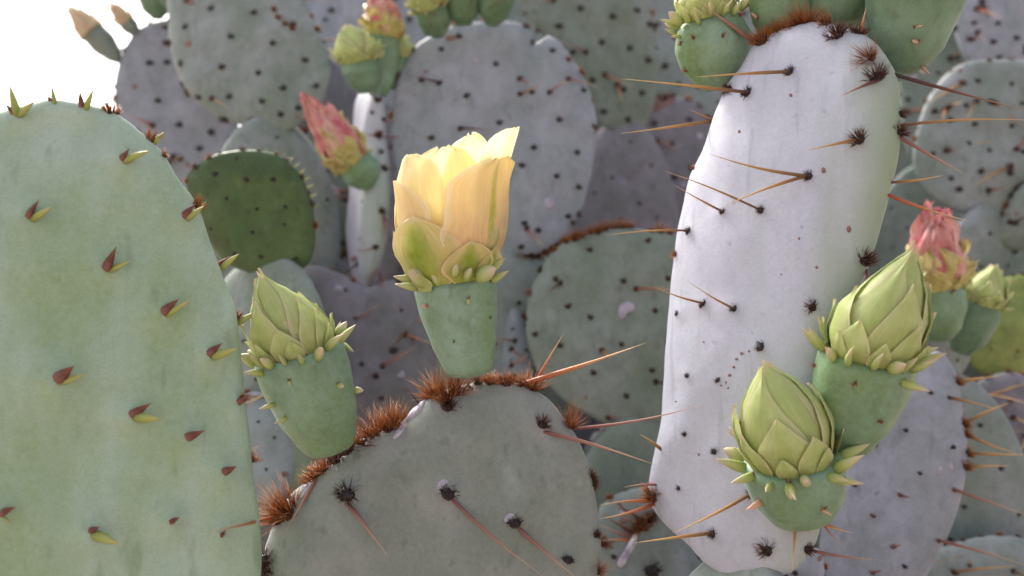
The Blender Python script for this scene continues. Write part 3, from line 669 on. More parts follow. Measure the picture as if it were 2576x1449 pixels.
for x, y, r_, k, aim in ((2268, 332, 34, 'brown', (1, -5)), (2292, 282, 22, 'brown', (4, -4)), (2205, 190, 42, 'brown', (-3, -5)), (2190, 145, 36, 'orange', (-8, -3)), (2178, 655, 40, 'brown', (1, -6)), (2105, 85, 40, 'brown', (-2, -3)),
                         (2172, 62, 34, 'brown', (-1, -5)), (2042, 772, 26, 'brown', (-7, -3)), (1915, 100, 42, 'mixed', (-2, -8)), (1955, 75, 40, 'mixed', (-5, -7)), (2005, 58, 36, 'orange', (-7, -3)), (2030, 45, 40, 'orange', (0, -8)), (2075, 58, 34, 'mixed', (-8, -1)),
                         (1762, 770, 9, 'dark', (-6, -3)), (1640, 1245, 40, 'mixed', (-5, -6)), (1700, 640, 12, 'orange', (-8, -3)), (1745, 425, 14, 'red', (-6, -8)), (1690, 648, 12, 'red', (-8, -4)), (1832, 225, 26, 'brown', (-8, 2)), (2022, 1308, 32, 'brown', (1, 1)), (2032, 1382, 26, 'brown', (8, -1))):
    tuft(Rp, x, y, r_, k, aim, .25, .6)
for a, b, r_, m, o in (((2212, 200), (2112, 243), 6, 'blackred', .3), ((2268, 182), (2590, 280), 6, 'blackred', .1), ((2275, 345), (2430, 440), 6, 'rosy', .2), ((2298, 312), (2600, 302), 5, 'golden', .1), ((2262, 460), (2376, 440), 5, 'golden', .1),
                       ((2252, 492), (2438, 556), 6, 'ember', .1), ((2180, 680), (2203, 818), 6, 'rosy', 1.0), ((1898, 108), (1752, 2), 7, 'rosy', .2), ((2003, 1300), (1992, 1442), 5, 'golden', .3), ((2050, 1308), (2148, 1342), 6, 'ember', .3), ((2040, 1384), (2208, 1408), 5, 'rosy', .2),
                       ((2178, 65), (2180, 15), 5, 'ember', .2), ((1645, 1262), (1505, 1272), 5, 'ember', .2), ((1645, 1268), (1508, 1305), 5.5, 'ember', .2), ((1650, 1220), (1568, 1226), 4, 'rosy', .1), ((1662, 1130), (1610, 1092), 5, 'golden', .1), ((2055, 1300), (2130, 1385), 4, 'rosy', .3)):
    spine(Rp, a, b, r_, m, o)
flake(Rp, [(2066, 424), (2072, 420), (2078, 428), (2074, 436), (2067, 434)], 'dark_scab', 'corky', .0004)
flake(Rp, [(2130, 570), (2138, 568), (2142, 578), (2137, 586), (2131, 582)], 'dark_scab', 'corky', .0004)
for x, y in ((1905, 882), (1884, 884), (1866, 889), (1853, 903), (1846, 924), (1836, 944), (1826, 962), (1832, 976), (1814, 970), (1758, 1143), (2055, 673), (1700, 1010), (1965, 690), (2010, 600), (1860, 330), (1990, 240), (1955, 1010), (1770, 860)):
    r_ = rnd.uniform(2.5, 5); flake(Rp, [(x + r_ * rnd.uniform(.6, 1.5) * math.cos(a), y + r_ * rnd.uniform(.6, 1.5) * math.sin(a)) for a in (0, 1, 2, 3, 4, 5)], 'dark_scab', 'corky', .0002)
stack_down(c3, Rp, 'grey', yaw=-30)
# plump young buds on its rim
t1 = bud(c3, 'flower_bud', (1812, 222), (1780, 42), .47, .46, [(0, 40), (.15, 66), (.4, 90), (.65, 96), (.88, 84), (1, 66)], squash=.85, label='round green bud base with yellow-green scales on the white pad rim')
crown(t1, 120, [(0, 64), (50, 66), (120, 10)], seed=9); ring_scales(t1, 16, 84, -6, 50, .9, .5, 8)
for (x, y), tp in (((1745, 96), None), ((1818, 92), None), ((1712, 112), None), ((1726, 178), None), ((1860, 40), None)): bud_areole(t1, x, y, tp, 'scale', 14, (-5, -3) if x < 1790 else (1, -6))
for x, y, sx, sy in ((1690, 62, 1665, 50), (1700, 85, 1668, 72), (1710, 92, 1682, 92)): horn(t1, x, y, (sx, sy), SCALE, 'scale_leaf', .8, .2, parent=t1.e)
t2 = bud(c3, 'flower_bud', (1965, 78), (1950, -150), .455, .45, [(0, 55), (.15, 72), (.5, 80), (.9, 84), (1, 78)], squash=.85, label='pale green bud base next to orange bristles on the white pad rim')
crown(t2, 200, BP, seed=3); ring_scales(t2, 12, 82, 0, 40, .8, .4, 1); bud_areole(t2, 1905, 48, (1890, 32), 'pink', 12)
t3 = bud(c3, 'flower_bud', (2112, 62), (2105, -170), .45, .45, [(0, 60), (.12, 80), (.5, 92), (.9, 90), (1, 80)], squash=.85, label='green bud base in the middle of the white pad rim')
crown(t3, 200, BP, seed=5); ring_scales(t3, 12, 82, 0, 40, .8, .4, 2)
t4 = bud(c3, 'flower_bud', (2262, 184), (2335, -190), .425, .41, [(0, 30), (.06, 62), (.2, 92), (.5, 120), (.85, 124), (1, 110)], 'ovary_dark', .9, label='large dark green bud base at the corner of the white pad')
crown(t4, 240, BP, seed=6); ring_scales(t4, 14, 110, 0, 50, .8, .4, 5)
for x, y, tp in ((2300, 70, (2322, 62)), (2310, 105, (2285, 108)), (2320, 168, (2332, 190))): bud_areole(t4, x, y, tp, 'pink', 10)
# two big green buds low on the pad
b2 = bud(c3, 'flower_bud', (2118, 1140), (2188, 888), .405, .385, [(0, 45), (.12, 72), (.4, 104), (.7, 118), (.92, 120), (1, 112)], squash=.85, label='tall pointed green bud with a thin spine lying across it')
crown(b2, 296, [(0, 100), (50, 118), (110, 114), (170, 86), (215, 54), (250, 24), (272, 5), (330, 1)], lean=(30, 0), seed=11, front=15, rs=.87); ring_scales(b2, 16, 116, -4, 64, .85, .4, 6)
for (x, y), tp, k in (((2098, 893), (2068, 868), 'pink'), ((2152, 966), (2152, 976), 'pink'), ((2268, 962), (2340, 988), 'scale'), ((2210, 1060), None, ''), ((2020, 915), None, '')): bud_areole(b2, x, y, tp, k or 'scale', 16, (5, -4) if x > 2200 else (-4, -2))
b3 = bud(c3, 'flower_bud', (2018, 1302), (1992, 1148), .405, .394, [(0, 62), (.1, 88), (.4, 116), (.75, 124), (.94, 122), (1, 112)], squash=.9, label='squat green bud pointing forward with scales spreading at its rim')
crown(b3, 284, [(0, 98), (40, 112), (95, 120), (155, 100), (205, 64), (238, 30), (262, 5), (330, 1)], lean=(-24, 4), seed=21, front=8, rs=.9); ring_scales(b3, 15, 120, -8, 74, 1.1, .25, 13, .25)
for (x, y), tp, k in (((1982, 1216), (1984, 1256), 'stub'), ((2105, 1205), (2172, 1224), 'scale'), ((1915, 1262), (1880, 1285), 'pink'), ((2068, 1282), (2092, 1300), 'pink')): bud_areole(b3, x, y, tp, k, 18, (5, -3) if x > 2080 else (0, -4))

# ---- pale lavender pad on the right
c4 = cactus('pale lavender cactus pad with slender brown spines beside the tall green bud', basexy(2260, 1400, .58))
VA = [((2342, 987), []), ((2390, 1000), [(2512, 1032)]), ((2279, 1082), []), ((2397, 1125), []), ((2315, 1190), []), ((2265, 1245), [(2412, 1262)]), ((2402, 1232), [(2590, 1298)]), ((2197, 1297), [(2320, 1318)]),
      ((2247, 1375), [(2312, 1358)]), ((2362, 1360), [(2590, 1425)]), ((2195, 1440), [(2420, 1408)]), ((2277, 1425), []), ((2200, 1118), []), ((2125, 1155), []), ((2150, 1220), [])]
V4 = pad(c4, [(2360, 884), (2397, 922), (2414, 980), (2424, 1050), (2434, 1130), (2424, 1225), (2396, 1320), (2352, 1410), (2296, 1500), (2200, 1560), (2110, 1540), (2064, 1440), (2066, 1330), (2090, 1200), (2150, 1080), (2230, 950), (2300, 896)],
         (2250, 1220), .56, yaw=-22, pitch=4, T=10, mat='lavender', dots=[a[0] for a in VA], bump_h=.0012, bump_s=.004)
for a, tips in VA:
    tuft(V4, *a, 11, 'dark', (1, -6), .2, .8)
    for t in tips: spine(V4, a, t, 4.5, 'rosy' if rnd.random() < .5 else 'golden', .1)
for x, y, b in ((2414, 960, (2516, 945)), (2436, 1066, (2548, 1010)), (2436, 1092, (2562, 1142)), (2436, 1140, (2590, 1144)), (2430, 1175, (2540, 1172))):
    tuft(V4, x, y, 24, 'mixed', (4, -5), .1, .3); spine(V4, (x, y), b, 5, 'golden', .1)
flake(V4, [(2358, 1180), (2364, 1172), (2372, 1180), (2366, 1196), (2358, 1200)], 'pale_scar', 'scar', .0006); flake(V4, [(2386, 1172), (2392, 1162), (2398, 1172), (2392, 1184)], 'pale_scar', 'scar', .0006)
stack_down(c4, V4, 'lavender')

# ================================================================ the thicket behind
def bgcactus(label, outline, c, d, mat, yaw=0, pitch=0, T=10, dots=None, spacing=.034, r=15, kind='dot', spines=0, smat='rosy', slen=.03, long=True, **kw):
    e = cactus(label, basexy(c[0], c[1], d), 'cactus thicket behind the flower')
    p = pad(e, outline, c, d, yaw, pitch, T, mat, N=72, rings=14, irr=.018, **{**dict(wob=.0022), **kw})
    if dots is not None:
        for q in dots: tuft(p, *q[:2], q[2] if len(q) > 2 else r, kind, (0, -4), .2, 1.0)
    else: scatter(p, spacing, r * d / K, kind, spines=spines, smat=smat, slen=slen)
    rim(p, 24, 13 * d / K, scabs=3 if long else 0)
    N = len(p.pts)
    for k in range(rnd.randint(3, 7) if long else 0):           # long thin spines standing off the pad
        q = p.c + (rnd.choice(p.pts) - p.c) * rnd.uniform(.3, .98); w_ = p.M @ Vector((q.x, 0, q.y)); loc, nor, _, _ = p.bvh.ray_cast(w_ + p.n * .1, -p.n)
        if loc is None: continue
        link('bristle_tuft', rnd.choice(TUFT['dotb']), p.o, None, along(loc, nor, 0, 12 * d / K))
        t = loc + (nor * rnd.uniform(.3, 1) + Vector((rnd.uniform(-1.2, 1.2), 0, rnd.uniform(-.8, .5)))).normalized() * rnd.uniform(.025, .05)
        spine(p, proj(loc), proj(t), 3.0, rnd.choice(('rosy', 'golden', 'ember', 'blackred')), start=(loc, nor), d_tip=depth(t))
    return e, p
def rim(p, n, r, kinds=('brown', 'mixed', 'dotb'), lo=-.2, scabs=2):
    """areoles along the rim and a few corky scabs"""
    N = len(p.pts); ctr = p.M @ Vector((p.c.x, 0, p.c.y))
    for k in range(n):
        q = p.pts[int((k + rnd.uniform(-.3, .3)) * N / n) % N]; w_ = p.M @ Vector((q.x, 0, q.y)); o = (w_ - ctr).normalized()
        if o.z < lo: continue
        s_ = r * rnd.uniform(.6, 1.3)
        link('bristle_tuft', rnd.choice(TUFT[rnd.choice(kinds)]), p.o, None, along(w_ - o * s_ * .2, o + p.n * rnd.uniform(0, .7), rnd.uniform(0, 6), s_))
    for k in range(scabs):
        q = rnd.choice(p.pts); w_ = p.M @ (Vector((p.c.x, 0, p.c.y)) + (Vector((q.x, 0, q.y)) - Vector((p.c.x, 0, p.c.y))) * rnd.uniform(.6, .95)); x, y = proj(w_ + p.n * p.T * .5)
        rr = rnd.uniform(5, 13); flake(p, [(x + rr * rnd.uniform(.5, 1.4) * math.cos(a), y + rr * rnd.uniform(.5, 1.2) * math.sin(a)) for a in (0, .9, 1.8, 2.7, 3.6, 4.5, 5.4)], 'corky_scab', rnd.choice(('corky', 'corky', 'scar')), .0006)
eA, pA = bgcactus('pale lavender round cactus pad with two dry buds against the white sky', [(428, 48), (350, 76), (306, 140), (288, 220), (298, 310), (345, 395), (420, 462), (500, 478), (575, 425), (600, 330), (575, 200), (510, 80)], (440, 270), .86, 'lavender', 8,
                  dots=[(417, 67), (418, 107), (376, 157), (452, 159), (397, 252), (499, 245), (452, 312), (530, 332), (453, 398), (503, 372), (420, 155), (475, 235), (345, 330), (560, 300)])
stack_down(eA, pA, 'lavender')
for (bx, by), (tx, ty), tip, rr in (((300, 152), (232, 80), (186, 12), 32), ((346, 88), (316, 52), (286, 6), 22)):
    b = bud(eA, 'withered_flower', (bx, by), (tx, ty), .86, .85, [(0, rr * .35), (.2, rr * .7), (.6, rr), (1, rr * .95)], 'grey', N=18)
    H = math.hypot(tip[0] - tx, tip[1] - ty); crown(b, H, [(0, rr * .95), (H * .4, rr * .75), (H * .8, rr * .4), (H, 3)], layers=((3, 1, 75, .95), (4, .8, 55, 1.0), (6, .35, 34, 1.08)), mat='wither_pale', seed=int(bx), name='petal')
b = bud(eA, 'flower_bud', (396, 46), (385, -60), .85, .85, [(0, 14), (.2, 34), (.6, 44), (1, 40)], 'ovary_dark', N=18); crown(b, 70, [(0, 40), (40, 34), (70, 3)], seed=2)
b = bud(eA, 'flower_bud', (430, 22), (440, -80), .82, .82, [(0, 14), (.2, 30), (.6, 38), (1, 36)], 'ovary_dark', N=18); crown(b, 70, [(0, 36), (40, 30), (70, 3)], seed=3)
eB, pB = bgcactus('large grey-green cactus pad with small dark dots above the young green pad', [(430, -60), (422, 40), (432, 130), (455, 205), (505, 262), (580, 305), (680, 334), (755, 312), (808, 255), (830, 185), (812, 110), (780, 30), (730, -70), (600, -150), (480, -120)], (620, 110), .76, 'grey', -6, 6,
                  dots=[(465, 66), (581, 90), (452, 159), (558, 167), (650, 182), (576, 242), (659, 253), (499, 244), (632, 300), (639, 30), (685, 107), (713, 220), (706, 286), (769, 150), (735, 60), (530, 20), (470, 0), (795, 215), (750, 270), (560, 300)])
stack_down(eB, pB, 'grey')
for x, y in ((455, 215), (470, 230), (570, 302), (690, 332), (780, 290)): tuft(pB, x, y, 12, 'brown', (-3, 3), .1, .5)
eW, pW = bgcactus('narrow brownish cactus pad seen edge-on beside the large grey pad', [(718, -40), (742, -40), (765, 40), (792, 100), (822, 145), (842, 178), (835, 186), (805, 160), (770, 110), (742, 50)], (775, 70), .85, 'grey', 35, 0, 12, dots=[(752, 15, 13), (755, 42, 12), (787, 92, 13), (795, 118, 11), (832, 172, 14), (770, 75, 10)])
stack_down(eW, pW, 'mauve')
eD, pD = bgcactus('thin whitish cactus pad turned edge-on, carrying withered pink flowers', [(912, 236), (935, 228), (955, 240), (955, 330), (962, 430), (960, 540), (950, 640), (935, 715), (915, 725), (897, 695), (886, 634), (892, 560), (898, 479), (903, 400), (906, 320)], (925, 480), .74, 'white', -66, 0, 13,
                  dots=[(950, 250, 16), (936, 282, 11), (965, 300, 13), (953, 340, 17), (968, 424, 17), (961, 530, 17), (945, 620, 16), (961, 678, 17), (910, 505, 6), (905, 600, 6)], kind='dotb')
for a, b in (((955, 348), (955, 410)), ((965, 545), (978, 625)), ((968, 545), (1000, 600)), ((945, 622), (890, 640)), ((965, 302), (1003, 306)), ((953, 342), (905, 330)), ((968, 345), (1100, 344)), ((960, 678), (1000, 790)), ((945, 680), (915, 740))): spine(pD, a, b, 3, 'rosy', .15)
stack_down(eD, pD, 'mauve', -5, back=.12)
def withered(root, base, top, tip, d, rr, seed, mat='ovary', label=None, H=None):
    b = bud(root, 'withered_flower', base, top, d, d - .008, [(0, rr * .5), (.2, rr * .8), (.6, rr * 1.0), (1, rr * .92)], mat, N=24, label=label)
    H = H or math.hypot(tip[0] - top[0], tip[1] - top[1]); q = random.Random(seed)
    lx = Vector((tip[0] - top[0], top[1] - tip[1])); ax = Vector((top[0] - base[0], base[1] - top[1])).normalized(); side = lx.x * ax.y - lx.y * ax.x
    pf = [(0, rr * .85), (H * .25, rr * 1.02), (H * .55, rr * .8), (H * .85, rr * .45), (H, rr * .28)]
    for n, hf, W, sc, mt in ((4, 1.0, 76, .8, 'wither'), (4, .88, 62, 1.0, 'wither'), (5, .55, 40, 1.06, 'wither_cup'), (7, .28, 28, 1.12, 'wither_cup')):
        p0 = q.uniform(0, 360)
        for i in range(n): petal(b, p0 + 360 * i / n, W, H * hf * q.uniform(.85, 1.08), pf, mt, sc, lean=(side * .9 * (250 / max(H, 1)) ** 1.6 * .5, 0), p=2.4, q=.6, crumple=rr * .42, jag=rr * .28, twist=q.uniform(-40, 40), name='petal')
    ring_scales(b, 10, rr * .98, -2, rr * .34, .8, .6, seed); return b
withered(eD, (940, 462), (890, 408), (810, 236), .70, 50, 5, label='withered pink and yellow flower hanging to the left of the thin pad')
withered(eD, (950, 240), (965, 92), (925, -30), .72, 46, 8, label='withered pink flower on a pale green base')
b = bud(eD, 'flower_bud', (925, 232), (905, 150), .70, .69, [(0, 22), (.3, 42), (.7, 52), (1, 48)], 'ovary_dark', N=22); crown(b, 90, [(0, 46), (30, 52), (60, 36), (95, 4)], lean=(-60, 0), seed=8); ring_scales(b, 14, 50, -2, 24, .9, .3, 2)
b = bud(eD, 'flower_bud', (985, 222), (1003, 145), .73, .73, [(0, 18), (.3, 28), (.7, 34), (1, 32)], 'ovary_dark', N=18); crown(b, 62, [(0, 30), (25, 34), (62, 4)], seed=12); ring_scales(b, 12, 32, -2, 20, .9, .3, 4)
eE, pE = bgcactus('broad lavender-grey cactus pad with a notched top, behind the open flower', [(1100, 86), (1150, 62), (1220, 54), (1292, 55), (1334, 74), (1340, 112), (1374, 90), (1402, 104), (1442, 150), (1476, 210), (1497, 285), (1498, 365), (1486, 445), (1460, 532), (1420, 600), (1368, 638), (1290, 648), (1180, 640), (1080, 600), (1015, 505), (985, 380), (988, 260), (1012, 170), (1050, 115)],
                  (1240, 350), .72, 'lavender', 4, 2, 11, r=14, wob=.0012,
                  dots=[(1110, 122), (1247, 160), (1173, 240), (1256, 307), (1338, 230), (1389, 126), (1468, 225), (1407, 300), (1344, 370), (1452, 382), (1401, 442), (1355, 578), (1456, 470), (1430, 543), (1313, 415), (1085, 345), (1060, 200), (1320, 560), (1040, 430), (1155, 90), (1310, 620)])
flake(pE, [(1368, 512), (1372, 500), (1384, 497), (1394, 507), (1392, 522), (1380, 529), (1370, 524)], 'pale_scar', 'scar', .0012); tuft(pE, 1378, 512, 7, 'dot', None)
for x, y, k in ((1440, 560, 'brown'), (1455, 540, 'brown'), (1495, 320, 'brown'), (1340, 108, 'brown'), (1430, 150, 'mixed'), (1420, 600, 'mixed'), (1290, 640, 'brown'), (1400, 618, 'mixed')): tuft(pE, x, y, 13, k, (3, -4), .1, .5)
stack_down(eE, pE, 'grey')
for bx, by, tx, ty, rr, sd in ((1106, 90, 1078, 10, 42, 31), (1168, 62, 1158, -60, 50, 32), (1236, 62, 1258, -45, 46, 33)):
    b = bud(eE, 'flower_bud', (bx, by), (tx, ty), .70, .68, [(0, rr * .4), (.25, rr * .85), (.6, rr), (1, rr * .9)], 'ovary_dark', N=22); crown(b, 90, [(0, rr * .85), (40, rr * .8), (90, 3)], seed=sd); ring_scales(b, 12, rr * .95, -2, 26, .9, .3, sd)
    for k in range(4): bud_areole(b, bx + rnd.uniform(-25, 25), by - rnd.uniform(15, 60), None, 'scale', 8)
eF, pF = bgcactus('grey-green cactus pad with a greener foot, right of the notched pad', [(1290, -70), (1420, -110), (1550, -90), (1622, -20), (1648, 90), (1652, 210), (1634, 295), (1585, 338), (1525, 325), (1465, 250), (1390, 120), (1320, 30)], (1500, 110), .86, 'olive', 5, -4,
                  dots=[(1406, 65), (1514, 105), (1584, 120), (1604, 25), (1635, 60), (1569, 224), (1615, 232), (1580, 300), (1630, 150), (1460, 20), (1490, 200), (1540, 40), (1440, 130), (1520, 280)])
stack_down(eF, pF, 'mauve')
eG, pG = bgcactus('mauve-grey cactus pad with a brown corky patch', [(1645, 255), (1700, 242), (1765, 270), (1795, 345), (1785, 455), (1725, 555), (1610, 590), (1490, 575), (1475, 490), (1525, 395), (1570, 330)], (1640, 420), .92, 'mauve', -8, 4, dots=[(1690, 362), (1645, 310), (1560, 480), (1615, 510), (1665, 515), (1695, 445), (1550, 435), (1735, 300), (1530, 500), (1740, 420), (1600, 550)], kind='dotb')
flake(pG, [(1540, 375), (1580, 368), (1630, 350), (1640, 375), (1625, 430), (1595, 455), (1565, 425), (1550, 400)], 'corky_patch', 'corky', .0015); tuft(pG, 1594, 395, 14, 'dark', None)
flake(pG, [(1640, 240), (1680, 225), (1700, 255), (1670, 270), (1645, 285), (1636, 265)], 'corky_patch', 'corky', .003)
stack_down(eG, pG, 'mauve')
eH, pH = bgcactus('dark grey-green cactus pad with an orange bristle ridge and a lilac scar', [(1395, 628), (1450, 592), (1540, 574), (1640, 580), (1725, 600), (1770, 700), (1770, 900), (1725, 1030), (1640, 1085), (1545, 1072), (1440, 1020), (1358, 940), (1324, 850), (1330, 750), (1358, 680)], (1550, 830), .66, 'olive', -5, 0,
                  dots=[(1484, 627), (1630, 604), (1398, 700), (1568, 706), (1485, 798), (1648, 780), (1564, 865), (1640, 930), (1492, 937), (1576, 995), (1409, 868), (1345, 840), (1680, 700), (1430, 770), (1530, 1050), (1680, 860)], r=14, kind='dotb')
for i in range(9): tuft(pH, 1425 + i * 20, 606 - i * 5.5 + rnd.uniform(-4, 4), rnd.uniform(15, 21), 'orange', (rnd.uniform(-2, 2), -6), .1, .4)
tuft(pH, 1660, 582, 18, 'orange', (1, -6), .1, .4)
flake(pH, [(1555, 780), (1562, 765), (1580, 758), (1598, 766), (1596, 782), (1578, 788), (1568, 806), (1558, 800)], 'lilac_scar', 'scar', .0015)
stack_down(eH, pH, 'olive')
eI, pI = bgcactus('dusky mauve cactus pad behind the pointed centre bud', [(790, 668), (860, 690), (925, 722), (1000, 705), (1090, 765), (1130, 880), (1085, 1010), (940, 1085), (800, 1085), (680, 1045), (618, 905), (620, 785), (690, 705)], (850, 870), .69, 'mauve', 6, 0,
                  dots=[(990, 880, 18), (945, 945, 17), (895, 800, 10), (1010, 780, 9), (910, 915, 12), (940, 690, 10), (960, 1000, 12), (870, 730, 8), (650, 900, 8), (790, 720, 10), (1040, 850, 8)], kind='dotb', r=10)
for a, b in (((960, 720), (1010, 790)), ((1000, 860), (1040, 800)), ((900, 800), (960, 760))): spine(pI, a, b, 3, 'rosy', .1)
stack_down(eI, pI, 'mauve')
eJ, pJ = bgcactus('small dark green young cactus pad with fringe of tiny leaves', [(468, 455), (500, 410), (560, 384), (630, 376), (692, 386), (742, 420), (776, 480), (792, 550), (792, 622), (768, 672), (715, 688), (640, 688), (570, 662), (520, 602), (490, 530)], (640, 540), .60, 'deep', 6, -14, 9, spacing=.022, r=9, kind='dot', long=False, bump_h=.001, bump_s=.004)
for i in range(22):
    a = math.pi * (0.02 + 0.96 * i / 21); q = pJ.pts[0]; x, y = 635 - 160 * math.cos(a), 540 - 165 * math.sin(a) ** .8
    horn(pJ, x, y, (x - 7 * math.cos(a) + 2, y - 8), LEAF, 'leaf', .6, .1)
stack_down(eJ, pJ, 'olive')
eK, pK = bgcactus('grey-green cactus pad with a round white scar and rusty rims', [(585, 365), (680, 338), (780, 330), (855, 358), (900, 450), (905, 560), (885, 632), (820, 655), (700, 655), (600, 520)], (760, 490), .80, 'olive', 0, 0, dots=[(795, 395), (846, 562), (820, 430), (870, 500), (700, 365), (860, 610), (640, 370)], r=14)
flake(pK, [(803, 490), (808, 470), (826, 462), (848, 468), (858, 484), (852, 506), (836, 515), (814, 510)], 'round_white_scar', 'scar', .0015)
spine(pK, (860, 484), (806, 480), 4, 'dark', .02); spine(pK, (832, 484), (830, 508), 3, 'dark', .02); spine(pK, (900, 528), (822, 518), 4, 'golden', .1)
for i in range(8): tuft(pK, 612 + i * 26, 362 - i * 5 + rnd.uniform(-4, 4), rnd.uniform(11, 16), 'mixed' if i % 3 else 'orange', (rnd.uniform(-2, 2), -6), .1, .4)
for i in range(4): tuft(pK, 825 + i * 16, 646 + rnd.uniform(-4, 4), 17, 'orange', (rnd.uniform(-2, 2), -4), .2, .5)
stack_down(eK, pK, 'olive')
# right-hand side
eM, pM = bgcactus('spotted grey cactus pad behind the dark rosy spine', [(2300, 350), (2340, 235), (2410, 165), (2500, 150), (2610, 170), (2670, 300), (2640, 450), (2550, 535), (2450, 545), (2360, 510), (2305, 440)], (2480, 340), .78, 'grey', -8, 0, spacing=.028, r=12, spines=.15)
stack_down(eM, pM, 'grey')
eM2, pM2 = bgcactus('shaded olive cactus pad between the white pad corner and the spotted grey pad', [(2275, 120), (2330, 60), (2400, 45), (2455, 130), (2465, 260), (2425, 390), (2350, 440), (2290, 400), (2262, 260)], (2365, 240), .95, 'olive', -4, 0, spacing=.03, r=10)
stack_down(eM2, pM2, 'olive')
eN, pN = bgcactus('pale grey cactus pad in the shade behind the large dark bud', [(2400, -40), (2480, -90), (2600, -80), (2680, 40), (2660, 160), (2570, 205), (2480, 190), (2410, 110)], (2540, 60), .9, 'lavender', -10, 0, spacing=.03, r=12)
stack_down(eN, pN, 'grey')
eO, pO = bgcactus('small lilac cactus pad beside the withered red flower', [(2385, 575), (2450, 545), (2512, 558), (2538, 605), (2510, 665), (2450, 705), (2400, 695), (2370, 640)], (2455, 625), .82, 'lavender', -5, 6, spacing=.022, r=7)
stack_down(eO, pO, 'grey')
eP, pP = bgcactus('dark green-grey cactus pad above the yellow-green pad', [(2496, 608), (2528, 525), (2575, 462), (2660, 440), (2700, 560), (2640, 630), (2550, 630)], (2590, 540), .76, 'olive', -20, -8, spacing=.03, r=12)
stack_down(eP, pP, 'olive')
eY, pY = bgcactus('yellow-green young cactus pad with small yellow specks', [(2440, 790), (2490, 720), (2570, 690), (2670, 720), (2720, 830), (2680, 930), (2590, 985), (2490, 960), (2430, 890)], (2570, 840), .72, 'lime', -12, -4, spacing=.022, r=7, kind='brush', long=False)
stack_down(eY, pY, 'olive')
eX, pX = bgcactus('slim grey-green cactus pad under the withered red flower', [(2310, 780), (2360, 760), (2420, 770), (2450, 830), (2430, 920), (2370, 980), (2310, 960), (2290, 870)], (2370, 870), .66, 'grey', 14, 0, spacing=.03, r=7)
stack_down(eX, pX, 'grey')
withered(eX, (2362, 850), (2356, 718), (2355, 505), .60, 70, 15, 'ovary', 'withered coral-red flower behind the tall green bud')
b = bud(eX, 'flower_bud', (2415, 885), (2465, 760), .62, .61, [(0, 28), (.3, 52), (.7, 60), (1, 54)], 'ovary_dark', N=24, label='small pointed yellow-green bud beside the withered red flower'); crown(b, 105, [(0, 48), (30, 54), (60, 36), (105, 3)], lean=(20, 0), seed=8); ring_scales(b, 14, 54, -2, 26, .9, .3, 2)
eQ, pQ = bgcactus('purplish cactus pad with long tan spines in the lower right corner', [(2400, 1010), (2480, 950), (2570, 940), (2680, 1000), (2720, 1150), (2680, 1320), (2560, 1420), (2440, 1380), (2380, 1240), (2370, 1110)], (2540, 1180), .68, 'mauve', -10, 4, spacing=.028, r=11, kind='dotb', spines=.8, smat='golden', slen=.05)
stack_down(eQ, pQ, 'mauve')
for x, y in ((2500, 1205), (2520, 1195), (2545, 1200), (2570, 1195), (2430, 955), (2442, 1062), (2480, 1230)): tuft(pQ, x, y, 20, 'mixed', (2, -5), .2, .6)
flake(pQ, [(2480, 1260), (2496, 1225), (2515, 1215), (2525, 1235), (2515, 1262), (2495, 1275)], 'lilac_scar', 'scar', .003)
eZ, pZ = bgcactus('grey-green cactus pad at the foot of the lavender pad, lower right', [(2300, 1420), (2420, 1360), (2560, 1350), (2680, 1420), (2680, 1560), (2560, 1680), (2400, 1660), (2310, 1560)], (2480, 1500), .60, 'grey', 0, 6, spacing=.03, r=11, kind='dotb', spines=.7, smat='golden', slen=.045)
stack_down(eZ, pZ, 'mauve')
for p_, a, b in ((pQ, (2430, 1290), (2590, 1345)), (pQ, (2420, 1330), (2560, 1400)), (pQ, (2440, 1250), (2590, 1262)), (pQ, (2450, 1105), (2590, 1085)), (pQ, (2470, 1000), (2590, 960)), (pQ, (2450, 1180), (2585, 1215)), (pZ, (2400, 1440), (2560, 1425)),
                 (pZ, (2320, 1415), (2440, 1392)), (pM, (2420, 210), (2330, 260)), (pM, (2500, 260), (2585, 330)), (pM, (2380, 380), (2500, 350)), (pM, (2540, 420), (2450, 470)), (pN, (2470, 20), (2560, 150)), (pN, (2440, 100), (2560, 60))):
    tuft(p_, *a, 15, 'brown', (1, -3), .2, .7); spine(p_, a, b, 4.2, rnd.choice(('golden', 'rosy', 'golden')), .12)
for i in range(9): tuft(pE, 1285 + i * 17, 645 - max(0, i - 4) * 9 + rnd.uniform(-4, 4), rnd.uniform(12, 20), rnd.choice(('mixed', 'brown')), (rnd.uniform(-3, 3), 4), .2, .5)
for x, y in ((1640, 262), (1655, 246), (1672, 250), (1690, 244), (1530, 360), (1548, 372), (1512, 330)): tuft(pG, x, y, 19, 'brown', (rnd.uniform(-3, 3), -4), .2, .5)
for x, y in ((690, 25), (700, 45), (718, 60), (735, 72)): tuft(pB, x, y, 13, 'mixed', (2, -3), .2, .6)
